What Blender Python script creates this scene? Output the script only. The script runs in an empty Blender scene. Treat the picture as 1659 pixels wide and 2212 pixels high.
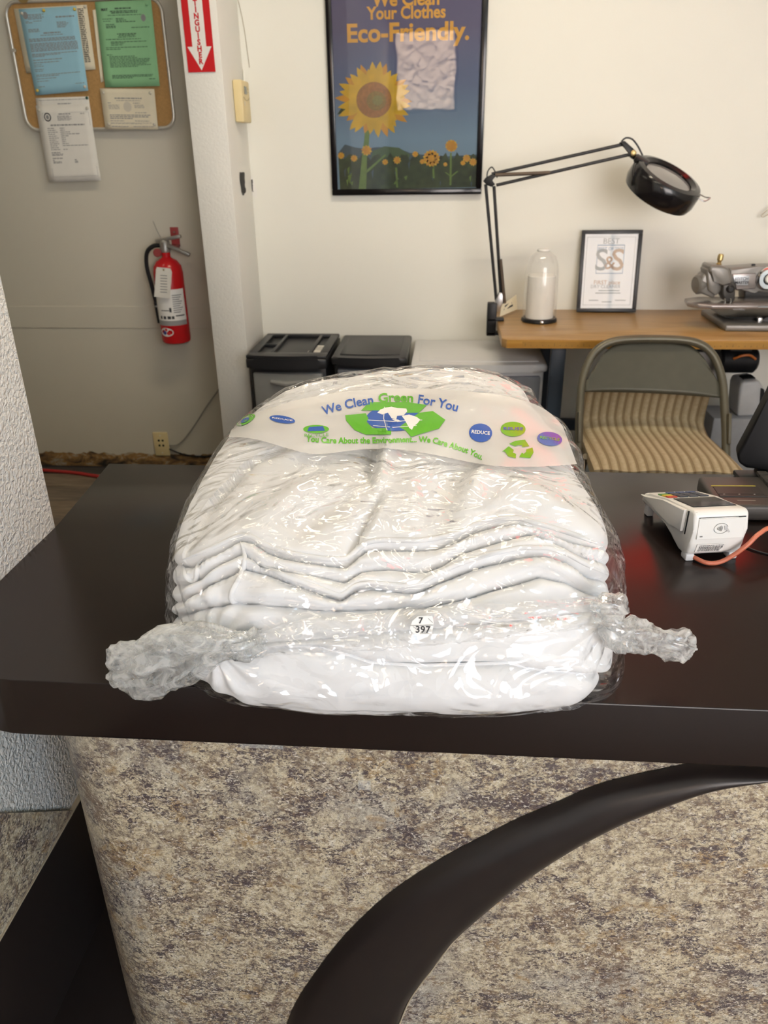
import bpy, bmesh, math, random
import numpy as np
from mathutils import Vector, Matrix
from mathutils.bvhtree import BVHTree

random.seed(4)
SC = bpy.context.scene
COL = SC.collection

# ------------------------------------------------------------------ camera
CAM_H = 1.33
F_PX = 1661.0
PX0, PY0 = 829.5, 1106.0
PITCH, YAW, ROLL = (math.radians(a) for a in (25.18, 4.892, -0.831))
_fwd = Vector((-math.sin(YAW) * math.cos(PITCH), math.cos(YAW) * math.cos(PITCH), -math.sin(PITCH)))
_r0 = Vector((math.cos(YAW), math.sin(YAW), 0))
_u0 = _r0.cross(_fwd)
_rt = _r0 * math.cos(ROLL) + _u0 * math.sin(ROLL)
_up = -_r0 * math.sin(ROLL) + _u0 * math.cos(ROLL)
CAMP = Vector((0, 0, CAM_H))
cam_d = bpy.data.cameras.new('camera')
cam = bpy.data.objects.new('camera', cam_d)
COL.objects.link(cam)
cam_d.sensor_fit = 'VERTICAL'
cam_d.sensor_height = 36.0
cam_d.lens = F_PX / 2212.0 * 36.0
cam_d.clip_start = 0.02
m4 = Matrix((_rt, _up, -_fwd)).transposed().to_4x4()
m4.translation = CAMP
cam.matrix_world = m4
cam_d.dof.use_dof = True
cam_d.dof.focus_distance = 1.0
cam_d.dof.aperture_fstop = 9.0
SC.camera = cam

# ------------------------------------------------------------------ world, sun, daylight, exposure
SC.view_settings.view_transform = 'Standard'
SC.view_settings.look = 'None'
SC.view_settings.gamma = 1.0
SC.view_settings.exposure = 0.16
SC.view_settings.use_curve_mapping = False
SC.cycles.transparent_max_bounces = 24
SC.cycles.max_bounces = 6
SC.cycles.diffuse_bounces = 4
SC.cycles.glossy_bounces = 3
SC.cycles.use_adaptive_sampling = True
SC.cycles.adaptive_threshold = 0.09
SC.cycles.caustics_reflective = False
SC.cycles.caustics_refractive = False
world = bpy.data.worlds.new('sky')
SC.world = world
world.use_nodes = True
world.node_tree.nodes['Background'].inputs[0].default_value = (0.62, 0.78, 1.0, 1)
world.node_tree.nodes['Background'].inputs[1].default_value = 2.5

sun_d = bpy.data.lights.new('sun', 'SUN')
sun_d.energy = 34.0
sun_d.angle = 0.01
sun_d.color = (1.0, 0.86, 0.68)
sun = bpy.data.objects.new('sun', sun_d)
COL.objects.link(sun)
sun.rotation_euler = (math.radians(-48), 0, math.radians(14))


def area(name, loc, direction, sx, sy, power, color):
    d = bpy.data.lights.new(name, 'AREA')
    d.shape = 'RECTANGLE'
    d.size, d.size_y = sx, sy
    d.energy = power
    d.color = color
    o = bpy.data.objects.new(name, d)
    COL.objects.link(o)
    o.location = loc
    o.rotation_euler = Vector(direction).to_track_quat('-Z', 'Y').to_euler()
    return o


# daylight entering by the storefront window behind the photographer
area('storefront_daylight', (1.75, -2.36, 1.45), (0, 1, -0.06), 2.3, 2.1, 72, (0.62, 0.81, 1.0))


# ------------------------------------------------------------------ pixel -> place helpers (numbers only)
def ray(px, py):
    return (_rt * ((px - PX0) / F_PX) - _up * ((py - PY0) / F_PX) + _fwd)


def onY(px, py, Y):
    d = ray(px, py)
    return CAMP + d * (Y / d.y)


def onZ(px, py, z):
    d = ray(px, py)
    return CAMP + d * ((z - CAM_H) / d.z)


def onX(px, py, x):
    d = ray(px, py)
    return CAMP + d * (x / d.x)


# ------------------------------------------------------------------ scene-graph helpers
def thing(name, label=None, cat=None, loc=(0, 0, 0), group=None, kind=None):
    o = bpy.data.objects.new(name, None)
    COL.objects.link(o)
    o.location = loc
    o.empty_display_size = 0.05
    tag(o, label, cat, group, kind)
    return o


def tag(o, label=None, cat=None, group=None, kind=None):
    if label: o['label'] = label
    if cat: o['category'] = cat
    if group: o['group'] = group
    if kind: o['kind'] = kind
    return o


def wloc(o):
    p = Vector((0, 0, 0))
    while o is not None:
        p += o.location
        o = o.parent
    return p


def mesh_obj(name, verts, faces, mat, parent=None, smooth=None, loc=None):
    """verts in world space; the object's origin is its parent's (or loc)."""
    base = wloc(parent) if parent else Vector(loc or (0, 0, 0))
    me = bpy.data.meshes.new(name)
    va = np.asarray(verts, dtype=np.float64).reshape(-1, 3) - np.array(base)
    me.from_pydata(va.tolist(), [], faces if not isinstance(faces, np.ndarray) else faces.tolist())
    me.update()
    if mat: me.materials.append(mat)
    if smooth is not None:
        me.shade_smooth()
        if smooth < 180:
            me.set_sharp_from_angle(angle=math.radians(smooth))
    o = bpy.data.objects.new(name, me)
    COL.objects.link(o)
    if parent:
        o.parent = parent
    else:
        o.location = base
    return o


class G:
    """collects shapes for ONE mesh object, world coordinates"""

    def __init__(s):
        s.bm = bmesh.new()

    def raw(s, verts, faces):
        vs = [s.bm.verts.new(v) for v in verts]
        out = []
        for f in faces:
            try:
                out.append(s.bm.faces.new([vs[i] for i in f]))
            except ValueError:
                pass
        return vs

    def box(s, c, size, R=None, bev=0.0, seg=2):
        c = Vector(c)
        sx, sy, sz = (q / 2 for q in size)
        vs = []
        for z in (-sz, sz):
            for x, y in ((-sx, -sy), (sx, -sy), (sx, sy), (-sx, sy)):
                p = Vector((x, y, z))
                if R is not None: p = R @ p
                vs.append(c + p)
        v = s.raw(vs, [(3, 2, 1, 0), (4, 5, 6, 7), (0, 1, 5, 4), (1, 2, 6, 5), (2, 3, 7, 6), (3, 0, 4, 7)])
        if bev:
            ed = list({e for q in v for e in q.link_edges})
            bmesh.ops.bevel(s.bm, geom=ed, offset=bev, segments=seg, profile=0.5, affect='EDGES')
        return s

    def span(s, lo, hi, bev=0.0, seg=2):
        lo, hi = Vector(lo), Vector(hi)
        return s.box((lo + hi) / 2, hi - lo, None, bev, seg)

    def tube(s, pts, r, seg=8, closed=False, flat=1.0, upv=None):
        pts = [Vector(p) for p in pts]
        n = len(pts)
        rr = r if isinstance(r, (list, tuple)) else [r] * n
        rings = []
        prev = None
        for i in range(n):
            if closed:
                t = (pts[(i + 1) % n] - pts[i - 1])
            else:
                t = pts[min(i + 1, n - 1)] - pts[max(i - 1, 0)]
            if t.length < 1e-9: t = Vector((0, 0, 1))
            t.normalize()
            if prev is None:
                a = Vector(upv) if upv else (Vector((0, 0, 1)) if abs(t.z) < 0.9 else Vector((1, 0, 0)))
                u = a - t * a.dot(t)
            else:
                u = prev - t * prev.dot(t)
            if u.length < 1e-6: u = t.orthogonal()
            u.normalize()
            prev = u
            w = t.cross(u)
            rings.append([pts[i] + (u * math.cos(k * 2 * math.pi / seg) + w * math.sin(k * 2 * math.pi / seg) * flat) * rr[i] for k in range(seg)])
        vs = [p for rg in rings for p in rg]
        fs = []
        m = n if closed else n - 1
        for i in range(m):
            j = (i + 1) % n
            for k in range(seg):
                l = (k + 1) % seg
                fs.append((i * seg + k, i * seg + l, j * seg + l, j * seg + k))
        if not closed:
            fs.append(tuple(range(seg - 1, -1, -1)))
            fs.append(tuple((n - 1) * seg + k for k in range(seg)))
        s.raw(vs, fs)
        return s

    def cyl(s, p0, p1, r0, r1=None, seg=20):
        p0, p1 = Vector(p0), Vector(p1)
        return s.tube([p0, p1], [r0, r0 if r1 is None else r1], seg)

    def lathe(s, prof, base, axis=(0, 0, 1), seg=28, ref=None):
        """prof: list of (radius, height along axis)"""
        ax = Vector(axis).normalized()
        u = Vector(ref) if ref else ax.orthogonal()
        u = (u - ax * u.dot(ax)).normalized()
        w = ax.cross(u)
        base = Vector(base)
        vs, fs = [], []
        for r, h in prof:
            for k in range(seg):
                a = 2 * math.pi * k / seg
                vs.append(base + ax * h + (u * math.cos(a) + w * math.sin(a)) * r)
        for i in range(len(prof) - 1):
            for k in range(seg):
                l = (k + 1) % seg
                fs.append((i * seg + k, i * seg + l, (i + 1) * seg + l, (i + 1) * seg + k))
        if prof[0][0] > 1e-6: fs.append(tuple(range(seg - 1, -1, -1)))
        if prof[-1][0] > 1e-6: fs.append(tuple((len(prof) - 1) * seg + k for k in range(seg)))
        s.raw(vs, fs)
        bmesh.ops.remove_doubles(s.bm, verts=s.bm.verts[:], dist=1e-7)
        return s

    def prism(s, poly, n, th, bev=0.0, seg=2):
        """poly: coplanar world points; extruded by th along n"""
        n = Vector(n).normalized() * th
        k = len(poly)
        poly = [Vector(p) for p in poly]
        vs = poly + [p + n for p in poly]
        v = s.raw(vs, [tuple(range(k)), tuple(range(2 * k - 1, k - 1, -1))] + [(i, i + k, (i + 1) % k + k, (i + 1) % k) for i in range(k)])
        if bev:
            ed = list({e for q in v for e in q.link_edges})
            bmesh.ops.bevel(s.bm, geom=ed, offset=bev, segments=seg, profile=0.5, affect='EDGES')
        return s

    def grid(s, fn, nu, nv, closeu=False):
        vs = [fn(i / (nu - (0 if closeu else 1)), j / (nv - 1)) for j in range(nv) for i in range(nu)]
        fs = []
        for j in range(nv - 1):
            for i in range(nu if closeu else nu - 1):
                i2 = (i + 1) % nu
                fs.append((j * nu + i, j * nu + i2, (j + 1) * nu + i2, (j + 1) * nu + i))
        s.raw(vs, fs)
        return s

    def done(s, name, mat, parent=None, smooth=35, loc=None, normals=True):
        base = wloc(parent) if parent else Vector(loc or (0, 0, 0))
        if normals: bmesh.ops.recalc_face_normals(s.bm, faces=s.bm.faces[:])
        bmesh.ops.translate(s.bm, verts=s.bm.verts[:], vec=-base)
        me = bpy.data.meshes.new(name)
        s.bm.to_mesh(me)
        s.bm.free()
        if mat: me.materials.append(mat)
        if smooth:
            me.shade_smooth()
            me.set_sharp_from_angle(angle=math.radians(smooth))
        o = bpy.data.objects.new(name, me)
        COL.objects.link(o)
        if parent: o.parent = parent
        else: o.location = base
        return o


def ppoly(pxs, Y):
    return [onY(x, y, Y) for x, y in pxs]


def smoothpath(pts, k=6, closed=False):
    """Catmull-Rom through the points"""
    pts = [Vector(p) for p in pts]
    n = len(pts)
    out = []
    rng = range(n if closed else n - 1)
    for i in rng:
        g = (lambda j: pts[j % n]) if closed else (lambda j: pts[min(max(j, 0), n - 1)])
        p0, p1, p2, p3 = g(i - 1), g(i), g(i + 1), g(i + 2)
        for t in np.linspace(0, 1, k, endpoint=False):
            out.append(0.5 * ((2 * p1) + (p2 - p0) * t + (2 * p0 - 5 * p1 + 4 * p2 - p3) * t * t + (3 * p1 - p0 - 3 * p2 + p3) * t ** 3))
    if not closed: out.append(pts[-1])
    return out


def text_mesh(body, size=1.0, bold=0.0, align='CENTER', spacing=1.0, shear=0.0):
    """2-D glyph outlines of the built-in font as (verts Nx2, faces)"""
    cu = bpy.data.curves.new('glyphs', 'FONT')
    cu.body = body
    cu.size = size
    cu.offset = bold
    cu.align_x = align
    cu.align_y = 'CENTER'
    cu.space_character = spacing
    cu.shear = shear
    cu.resolution_u = 3
    ob = bpy.data.objects.new('glyphs', cu)
    COL.objects.link(ob)
    dg = bpy.context.evaluated_depsgraph_get()
    me = bpy.data.meshes.new_from_object(ob.evaluated_get(dg))
    v = np.array([q.co[:2] for q in me.vertices]).reshape(-1, 2)
    f = [tuple(p.vertices) for p in me.polygons]
    ok = np.isfinite(v).all(1) & (np.abs(v).max(1) < 60 * size)
    f = [q for q in f if all(ok[k] for k in q)]
    v[~ok] = 0
    bpy.data.objects.remove(ob)
    bpy.data.curves.remove(cu)
    bpy.data.meshes.remove(me)
    return v, f


def lettering(name, body, origin, u, v, size, mat, parent, bold=0.0, align='CENTER', spacing=1.0, shear=0.0, n=None, lift=0.0006):
    """flat printed lettering lying on the plane origin + u,v"""
    u, v = Vector(u).normalized(), Vector(v).normalized()
    nn = u.cross(v)
    gv, gf = text_mesh(body, size, bold, align, spacing, shear)
    o = Vector(origin) + nn * lift
    return mesh_obj(name, [o + u * a + v * b for a, b in gv], gf, mat, parent)


# ------------------------------------------------------------------ material helpers
def nmat(name):
    m = bpy.data.materials.new(name)
    m.use_nodes = True
    nt = m.node_tree
    return m, nt, nt.nodes['Principled BSDF']


def N(nt, kind, **kw):
    n = nt.nodes.new(kind)
    for k, v in kw.items():
        if k.startswith('i_'):
            n.inputs[k[2:].replace('_', ' ')].default_value = v
        else:
            setattr(n, k, v)
    return n


def ramp(nt, stops, interp='LINEAR'):
    r = nt.nodes.new('ShaderNodeValToRGB')
    r.color_ramp.interpolation = interp
    el = r.color_ramp.elements
    while len(el) < len(stops): el.new(0.5)
    for e, (p, c) in zip(el, stops):
        e.position = p
        e.color = (c[0], c[1], c[2], 1)
    return r


def mix(nt, fac, a, b):
    m = nt.nodes.new('ShaderNodeMix')
    m.data_type = 'RGBA'
    for sock, val in ((m.inputs[0], fac), (m.inputs[6], a), (m.inputs[7], b)):
        if isinstance(val, (int, float)): sock.default_value = val
        elif isinstance(val, tuple): sock.default_value = (*val[:3], 1)
        else: nt.links.new(val, sock)
    return m.outputs[2]


def coords(nt, scale=(1, 1, 1), rot=(0, 0, 0)):
    tc = nt.nodes.new('ShaderNodeTexCoord')
    mp = nt.nodes.new('ShaderNodeMapping')
    mp.inputs['Scale'].default_value = scale
    mp.inputs['Rotation'].default_value = rot
    nt.links.new(tc.outputs['Object'], mp.inputs['Vector'])
    return mp.outputs['Vector']


def noise(nt, vec, scale, detail=4.0, rough=0.55, dist=0.0):
    n = nt.nodes.new('ShaderNodeTexNoise')
    n.inputs['Scale'].default_value = scale
    n.inputs['Detail'].default_value = detail
    n.inputs['Roughness'].default_value = rough
    n.inputs['Distortion'].default_value = dist
    nt.links.new(vec, n.inputs['Vector'])
    return n.outputs['Fac']


def bump(nt, h, strength=0.3, dist=0.002):
    b = nt.nodes.new('ShaderNodeBump')
    b.inputs['Strength'].default_value = strength
    b.inputs['Distance'].default_value = dist
    nt.links.new(h, b.inputs['Height'])
    return b.outputs['Normal']


def plain(name, col, rough=0.5, metal=0.0, var=0.06, scale=30.0, bumpy=0.0, bscale=200.0, spec=0.5, trans=0.0, alpha=1.0, coat=0.0):
    """a solid coloured material with faint procedural variation"""
    m, nt, b = nmat(name)
    vec = coords(nt)
    n = noise(nt, vec, scale, 1.5)
    c2 = tuple(max(0.0, q * (1 - var * 2)) for q in col)
    nt.links.new(mix(nt, n, tuple(min(1.0, q * (1 + var)) for q in col), c2), b.inputs['Base Color'])
    b.inputs['Roughness'].default_value = rough
    b.inputs['Metallic'].default_value = metal
    b.inputs['Specular IOR Level'].default_value = spec
    b.inputs['Transmission Weight'].default_value = trans
    b.inputs['Alpha'].default_value = alpha
    b.inputs['Coat Weight'].default_value = coat
    if bumpy: nt.links.new(bump(nt, noise(nt, vec, bscale, 5), bumpy, 0.001), b.inputs['Normal'])
    return m


def srgb(r, g, b):
    f = lambda c: (c / 255 / 12.92) if c / 255 <= 0.04045 else ((c / 255 + 0.055) / 1.055) ** 2.4
    return (f(r), f(g), f(b))


M = {}
M['black_plastic'] = plain('black_plastic', (0.011, 0.011, 0.012), 0.42, spec=0.35)
M['black_gloss'] = plain('black_gloss', (0.008, 0.007, 0.008), 0.16)
M['black_matte'] = plain('black_matte', (0.006, 0.006, 0.007), 0.55, spec=0.25)
M['ink'] = plain('ink', (0.03, 0.03, 0.035), 0.7)
M['greyink'] = plain('grey_ink', (0.25, 0.25, 0.25), 0.8)
M['steel'] = plain('steel', (0.55, 0.55, 0.55), 0.3, 1.0)
M['chrome'] = plain('chrome', (0.75, 0.75, 0.75), 0.12, 1.0)
M['brass'] = plain('brass', (0.55, 0.42, 0.2), 0.4, 1.0)
M['white_plastic'] = plain('white_plastic', (0.78, 0.78, 0.76), 0.35, var=0.02)
M['white_paper'] = plain('white_paper', (0.74, 0.72, 0.66), 0.8, var=0.03)
M['cream_paper'] = plain('cream_paper', (0.72, 0.66, 0.50), 0.8, var=0.03)
M['blue_paper'] = plain('blue_paper', srgb(150, 195, 212), 0.8, var=0.03)
M['green_paper'] = plain('green_paper', srgb(138, 190, 142), 0.8, var=0.04)
M['almond'] = plain('almond_plastic', srgb(226, 208, 158), 0.45, var=0.03)
M['red_paint'] = plain('red_paint', (0.50, 0.008, 0.012), 0.22, var=0.03)
M['red_print'] = plain('red_print', (0.58, 0.015, 0.02), 0.35, var=0.03)
M['white_print'] = plain('white_print', (0.82, 0.81, 0.78), 0.4, var=0.02)
M['red_cable'] = plain('red_cable', (0.42, 0.02, 0.02), 0.45)


# =================================================================== THE ROOM
WY = 3.26          # face of the back wall
CEIL = 2.72
REAR = -2.40


def wall_material(name, col, bscale, bstr, bdist, var=0.03):
    m, nt, b = nmat(name)
    vec = coords(nt)
    n = noise(nt, vec, 2.2, 3)
    nt.links.new(mix(nt, n, tuple(min(1, q * (1 + var)) for q in col), tuple(q * (1 - var) for q in col)), b.inputs['Base Color'])
    b.inputs['Roughness'].default_value = 0.55
    b.inputs['Specular IOR Level'].default_value = 0.35
    nt.links.new(bump(nt, noise(nt, vec, bscale, 2, 0.5, 0.6), bstr, bdist), b.inputs['Normal'])
    return m


M['wall'] = wall_material('painted_wall', (0.82, 0.82, 0.76), 130, 0.12, 0.0015)
M['wall_rough'] = wall_material('knockdown_plaster', (0.79, 0.785, 0.75), 140, 0.9, 0.0055)
M['pier'] = wall_material('pier_plaster', (0.785, 0.78, 0.735), 105, 0.3, 0.004)
M['ceiling'] = wall_material('ceiling_paint', (0.79, 0.77, 0.69), 60, 0.3, 0.002)

# floor: dark laminate planks; the near ones are real pieces
def plank_mat():
    m, nt, b = nmat('vinyl_plank')
    vec = coords(nt, (1.5, 14, 1))
    n = noise(nt, vec, 4.0, 8, 0.65, 0.8)
    r = ramp(nt, [(0.25, (0.075, 0.058, 0.045)), (0.5, (0.15, 0.12, 0.095)), (0.75, (0.24, 0.20, 0.155))])
    nt.links.new(n, r.inputs[0])
    oi = nt.nodes.new('ShaderNodeObjectInfo')
    rr = ramp(nt, [(0, (0.62, 0.60, 0.58)), (0.6, (1, 0.98, 0.94)), (1, (1.5, 1.42, 1.25))])
    nt.links.new(oi.outputs['Random'], rr.inputs[0])
    mm = nt.nodes.new('ShaderNodeMix'); mm.data_type = 'RGBA'; mm.blend_type = 'MULTIPLY'
    mm.inputs[0].default_value = 1
    nt.links.new(r.outputs[0], mm.inputs[6]); nt.links.new(rr.outputs[0], mm.inputs[7])
    nt.links.new(mm.outputs[2], b.inputs['Base Color'])
    b.inputs['Roughness'].default_value = 0.45
    return m


M['plank'] = plank_mat()
M['subfloor'] = plain('subfloor', (0.05, 0.042, 0.036), 0.7)

floor = thing('floor', kind='structure')
G().span((-2.7, REAR - 0.1, -0.06), (3.1, WY + 0.1, -0.006)).done('subfloor', M['subfloor'], floor, None)
pl_me = None
for j in range(13):
    y0 = 1.36 + j * 0.150
    if y0 + 0.147 > WY: break
    off = (j * 0.37) % 1.2
    x = -2.6 - off
    while x < 3.0:
        x1 = x + 1.2
        a, c = max(x, -2.6), min(x1 - 0.002, 3.0)
        if c - a > 0.05:
            G().span((a, y0, -0.006), (c, y0 + 0.148, 0.0 - 0.0004 * ((j + int(x * 3)) % 3)), 0.0008, 1).done('plank', M['plank'], floor, None)
        x = x1
G().span((-2.6, REAR, -0.006), (3.0, 1.358, -0.001)).done('plank_field', M['plank'], floor, None)

wall_back = thing('wall_back', kind='structure')
G().span((-0.86, WY, 0), (3.1, WY + 0.12, CEIL + 0.1)).done('plaster', M['wall'], wall_back, None)
M['wall_shaded'] = wall_material('shade_toned_paint', (0.60, 0.57, 0.48), 130, 0.12, 0.0015)  # same wall left of the pier, its shade put into the colour
G().span((-2.7, WY, 0), (-0.86, WY + 0.12, CEIL + 0.1)).done('shade_toned_plaster', M['wall_shaded'], wall_back, None)
# trace of a removed rail on the left part: a patched band a little proud of the wall
G().span((-2.6, WY - 0.004, 0.647), (-0.921, WY + 0.01, 0.741), 0.0015, 1).done('patched_band', M['wall_shaded'], wall_back, None)
# torn strip along the floor where the baseboard was pulled away
def torn_mat():
    m, nt, b = nmat('torn_drywall')
    vec = coords(nt, (6, 6, 14))
    n = noise(nt, vec, 1.6, 7, 0.62, 1.0)
    r = ramp(nt, [(0.36, (0.02, 0.016, 0.012)), (0.46, (0.17, 0.10, 0.045)), (0.53, (0.30, 0.17, 0.055)), (0.58, (0.33, 0.28, 0.20)), (0.70, (0.45, 0.42, 0.33))])
    nt.links.new(n, r.inputs[0]); nt.links.new(r.outputs[0], b.inputs['Base Color'])
    b.inputs['Roughness'].default_value = 0.9
    nt.links.new(bump(nt, n, 0.35, 0.006), b.inputs['Normal'])
    return m


M['torn'] = torn_mat()
rnd = random.Random(8)
tv, tf = [], []
nx = 90
for i in range(nx + 1):
    x = -2.2 + i * (1.28 / nx)
    top = 0.066 + 0.005 * math.sin(i * 0.7) * math.sin(i * 0.23) + rnd.uniform(-0.006, 0.005)
    tv += [(x, WY - 0.003 - rnd.uniform(0, 0.002), 0.0), (x, WY - 0.004 - rnd.uniform(0, 0.003), top * 0.6), (x, WY - 0.0008, top)]
for i in range(nx):
    for k in (0, 1):
        a = i * 3 + k
        tf.append((a, a + 3, a + 4, a + 1))
mesh_obj('torn_strip', tv, tf, M['torn'], wall_back)

# pier dividing the back wall
pier = thing('wall_pier', kind='structure', loc=(-0.854, 3.11, 0))
G().span((-0.921, 2.969, 0), (-0.787, WY + 0.02, CEIL), 0.004, 2).done('pier_body', M['pier'], pier, 30)

# wall stub by the counter, with a granite-look laminate panel cut on the slant and a dark kick panel
SX = -0.643
wall_left = thing('wall_left', kind='structure', loc=(SX, 0.5, 0))
G().span((SX - 0.13, REAR, 0), (SX, 1.103, CEIL), 0.006, 2).done('plaster', M['wall_rough'], wall_left, 30)


def granite_mat():
    m, nt, b = nmat('granite_laminate')
    vec = coords(nt)
    wv = coords(nt, (1, 1, 1.6), (0.3, 0.5, 0.4))
    mid = noise(nt, vec, 62, 5, 0.76, 0.6)
    base = ramp(nt, [(0.34, srgb(112, 100, 90)), (0.44, srgb(166, 152, 128)), (0.52, srgb(200, 187, 156)), (0.60, srgb(212, 202, 172)), (0.70, srgb(200, 194, 178))])
    nt.links.new(mid, base.inputs[0])
    def layer(prev, fac, lo, hi, col, top=1.0):
        r = ramp(nt, [(lo, (0, 0, 0)), (hi, (top, top, top))])
        nt.links.new(fac, r.inputs[0])
        c = mix(nt, 0.0, prev, col)
        nt.links.new(r.outputs[0], c.node.inputs[0])
        return c
    def summed(*pairs):
        acc = None
        for f, w in pairs:
            mu = nt.nodes.new('ShaderNodeMath'); mu.operation = 'MULTIPLY'; mu.inputs[1].default_value = w
            nt.links.new(f, mu.inputs[0])
            if acc is None: acc = mu.outputs[0]
            else:
                ad = nt.nodes.new('ShaderNodeMath'); ad.operation = 'ADD'
                nt.links.new(acc, ad.inputs[0]); nt.links.new(mu.outputs[0], ad.inputs[1]); acc = ad.outputs[0]
        return acc
    c = layer(base.outputs[0], noise(nt, vec, 6.5, 4, 0.6, 0.5), 0.50, 0.72, srgb(168, 166, 158), 0.75)
    c = layer(c, summed((noise(nt, vec, 34, 5, 0.65, 0.6), 0.7), (noise(nt, wv, 8, 3, 0.5, 0.4), 0.4)), 0.60, 0.68, srgb(168, 138, 92), 0.75)
    c = layer(c, summed((noise(nt, wv, 66, 4, 0.72, 0.8), 0.65), (noise(nt, vec, 11, 3, 0.5, 0.4), 0.45)), 0.575, 0.65, srgb(124, 104, 86), 0.85)
    c = layer(c, summed((noise(nt, wv, 105, 5, 0.76, 1.2), 0.62), (noise(nt, wv, 15, 4, 0.6, 0.8), 0.46)), 0.562, 0.605, srgb(80, 70, 74), 0.9)
    c = layer(c, noise(nt, vec, 240, 2, 0.7, 1.4), 0.585, 0.64, srgb(92, 80, 78), 0.8)
    c = layer(c, noise(nt, wv, 170, 2, 0.7, 1.0), 0.57, 0.66, srgb(228, 222, 205), 0.8)
    fg = ramp(nt, [(0.34, (0.56, 0.54, 0.56)), (0.48, (0.80, 0.80, 0.83)), (0.66, (0.90, 0.90, 0.92))])
    nt.links.new(noise(nt, vec, 210, 2, 0.75, 0.5), fg.inputs[0])
    mm = nt.nodes.new('ShaderNodeMix'); mm.data_type = 'RGBA'; mm.blend_type = 'MULTIPLY'; mm.inputs[0].default_value = 1
    nt.links.new(c, mm.inputs[6]); nt.links.new(fg.outputs[0], mm.inputs[7])
    nt.links.new(mm.outputs[2], b.inputs['Base Color'])
    b.inputs['Roughness'].default_value = 0.38
    return m


M['granite'] = granite_mat()
M['dark_laminate'] = plain('espresso_laminate', (0.017, 0.0125, 0.0115), 0.34, var=0.05, scale=60)
M['counter_top'] = plain('espresso_counter_laminate', (0.0125, 0.0075, 0.0062), 0.24, var=0.05, scale=60, spec=0.38)
M['laminate_edge'] = plain('laminate_edge', (0.42, 0.36, 0.26), 0.5)

# slanted granite panel: z + y = 1.245 along its top
poly = [(SX, 1.10, 0.29), (SX, 0.2, 0.29), (SX, 0.2, 0.95), (SX, 0.295, 0.95), (SX, 0.945, 0.30)]
poly = [(SX, 0.95, 0.29), (SX, -0.2, 0.29), (SX, -0.2, 0.74), (SX, 0.505, 0.74)]
G().prism(poly, (1, 0, 0), 0.006).done('granite_panel', M['granite'], wall_left, None)
G().span((SX, -0.2, 0.0), (SX + 0.008, 1.09, 0.287)).done('kick_panel', M['dark_laminate'], wall_left, None)
G().span((SX + 0.008, 0.45, 0.0), (-0.5, 1.09, 0.012)).done('kick_filler', M['dark_laminate'], wall_left, None)
G().span((SX, -0.2, 0.2872), (SX + 0.0085, 1.09, 0.290)).done('panel_edge', M['laminate_edge'], wall_left, None)

# ceiling, side walls, storefront wall behind the photographer
ceiling = G().span((-2.7, REAR - 0.1, CEIL), (3.1, WY + 0.1, CEIL + 0.1)).done('ceiling', M['ceiling'], None, None)
tag(ceiling, kind='structure')
o = G().span((3.0, REAR - 0.1, 0), (3.1, WY + 0.1, CEIL)).done('wall_right', M['wall'], None, None); tag(o, kind='structure')
o = G().span((-2.7, REAR - 0.1, 0), (-2.6, WY + 0.1, CEIL)).done('wall_far_left', M['wall'], None, None); tag(o, kind='structure')
rear = thing('wall_rear', kind='structure')
xs = [(-2.7, -0.60, 0, CEIL), (-0.60, 0.05, 0, 1.68), (-0.60, 0.05, 2.42, CEIL), (0.05, 0.62, 0, CEIL), (0.62, 2.9, 0, 0.35), (0.62, 2.9, 2.5, CEIL), (2.9, 3.1, 0, CEIL)]
g = G()
for a, c, z0, z1 in xs: g.span((a, REAR - 0.1, z0), (c, REAR, z1))
g.done('plaster', M['wall_rough'], rear, None)
M['alu'] = plain('dark_aluminium', (0.06, 0.055, 0.05), 0.4, 0.8)
win1 = thing('window_1', kind='structure', loc=(-0.27, REAR, 2.0))
g = G()
for a, c, z0, z1 in ((-0.60, -0.57, 1.68, 2.42), (0.02, 0.05, 1.68, 2.42), (-0.57, 0.02, 1.68, 1.71), (-0.57, 0.02, 2.39, 2.42)):
    g.span((a, REAR - 0.08, z0), (c, REAR - 0.01, z1))
g.done('window_frame', M['alu'], win1, None)
win2 = thing('window_2', kind='structure', loc=(1.75, REAR, 1.4))
g = G()
for a, c, z0, z1 in ((0.62, 0.66, 0.35, 2.5), (2.86, 2.9, 0.35, 2.5), (1.74, 1.78, 0.35, 2.5), (0.66, 2.86, 0.35, 0.39), (0.66, 2.86, 2.46, 2.5)):
    g.span((a, REAR - 0.03, z0), (c, REAR, z1))
g.done('window_frame', M['alu'], win2, None)
# sunlit stucco building across the lot, seen only in the poster's glass
M['stucco'] = wall_material('stucco', (0.78, 0.63, 0.52), 7, 1.0, 0.12, 0.05)
o = G().span((-6, -8.2, -0.1), (6, -8.0, 7)).done('facade_wall', M['stucco'], None, None); tag(o, kind='structure')
o = G().span((-8, -8.2, -0.12), (8, REAR - 0.1, -0.06)).done('ground_outside', plain('asphalt', (0.2, 0.19, 0.18), 0.9), None, None); tag(o, kind='structure')


# =================================================================== COUNTER
CZ, CT = 0.77, 0.082
top = thing('countertop', 'dark espresso laminate countertop carrying the plastic-wrapped comforter', 'countertop', (0.2, 1.0, CZ - CT))
cr = 0.135
out = []
for k in range(13):
    a = math.pi + k * (math.pi / 2) / 12
    out.append((SX + cr + cr * math.cos(a), 0.70 + cr + cr * math.sin(a), CZ - CT))
out += [(1.6, 0.70, CZ - CT), (1.6, 1.388, CZ - CT), (-0.671, 1.388, CZ - CT), (SX - 0.001, 1.112, CZ - CT), (SX + 0.0015, 1.103, CZ - CT), (SX + 0.0015, 0.9, CZ - CT)]
G().prism(out, (0, 0, 1), CT, 0.0025, 2).done('slab', M['counter_top'], top, 35)

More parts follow.
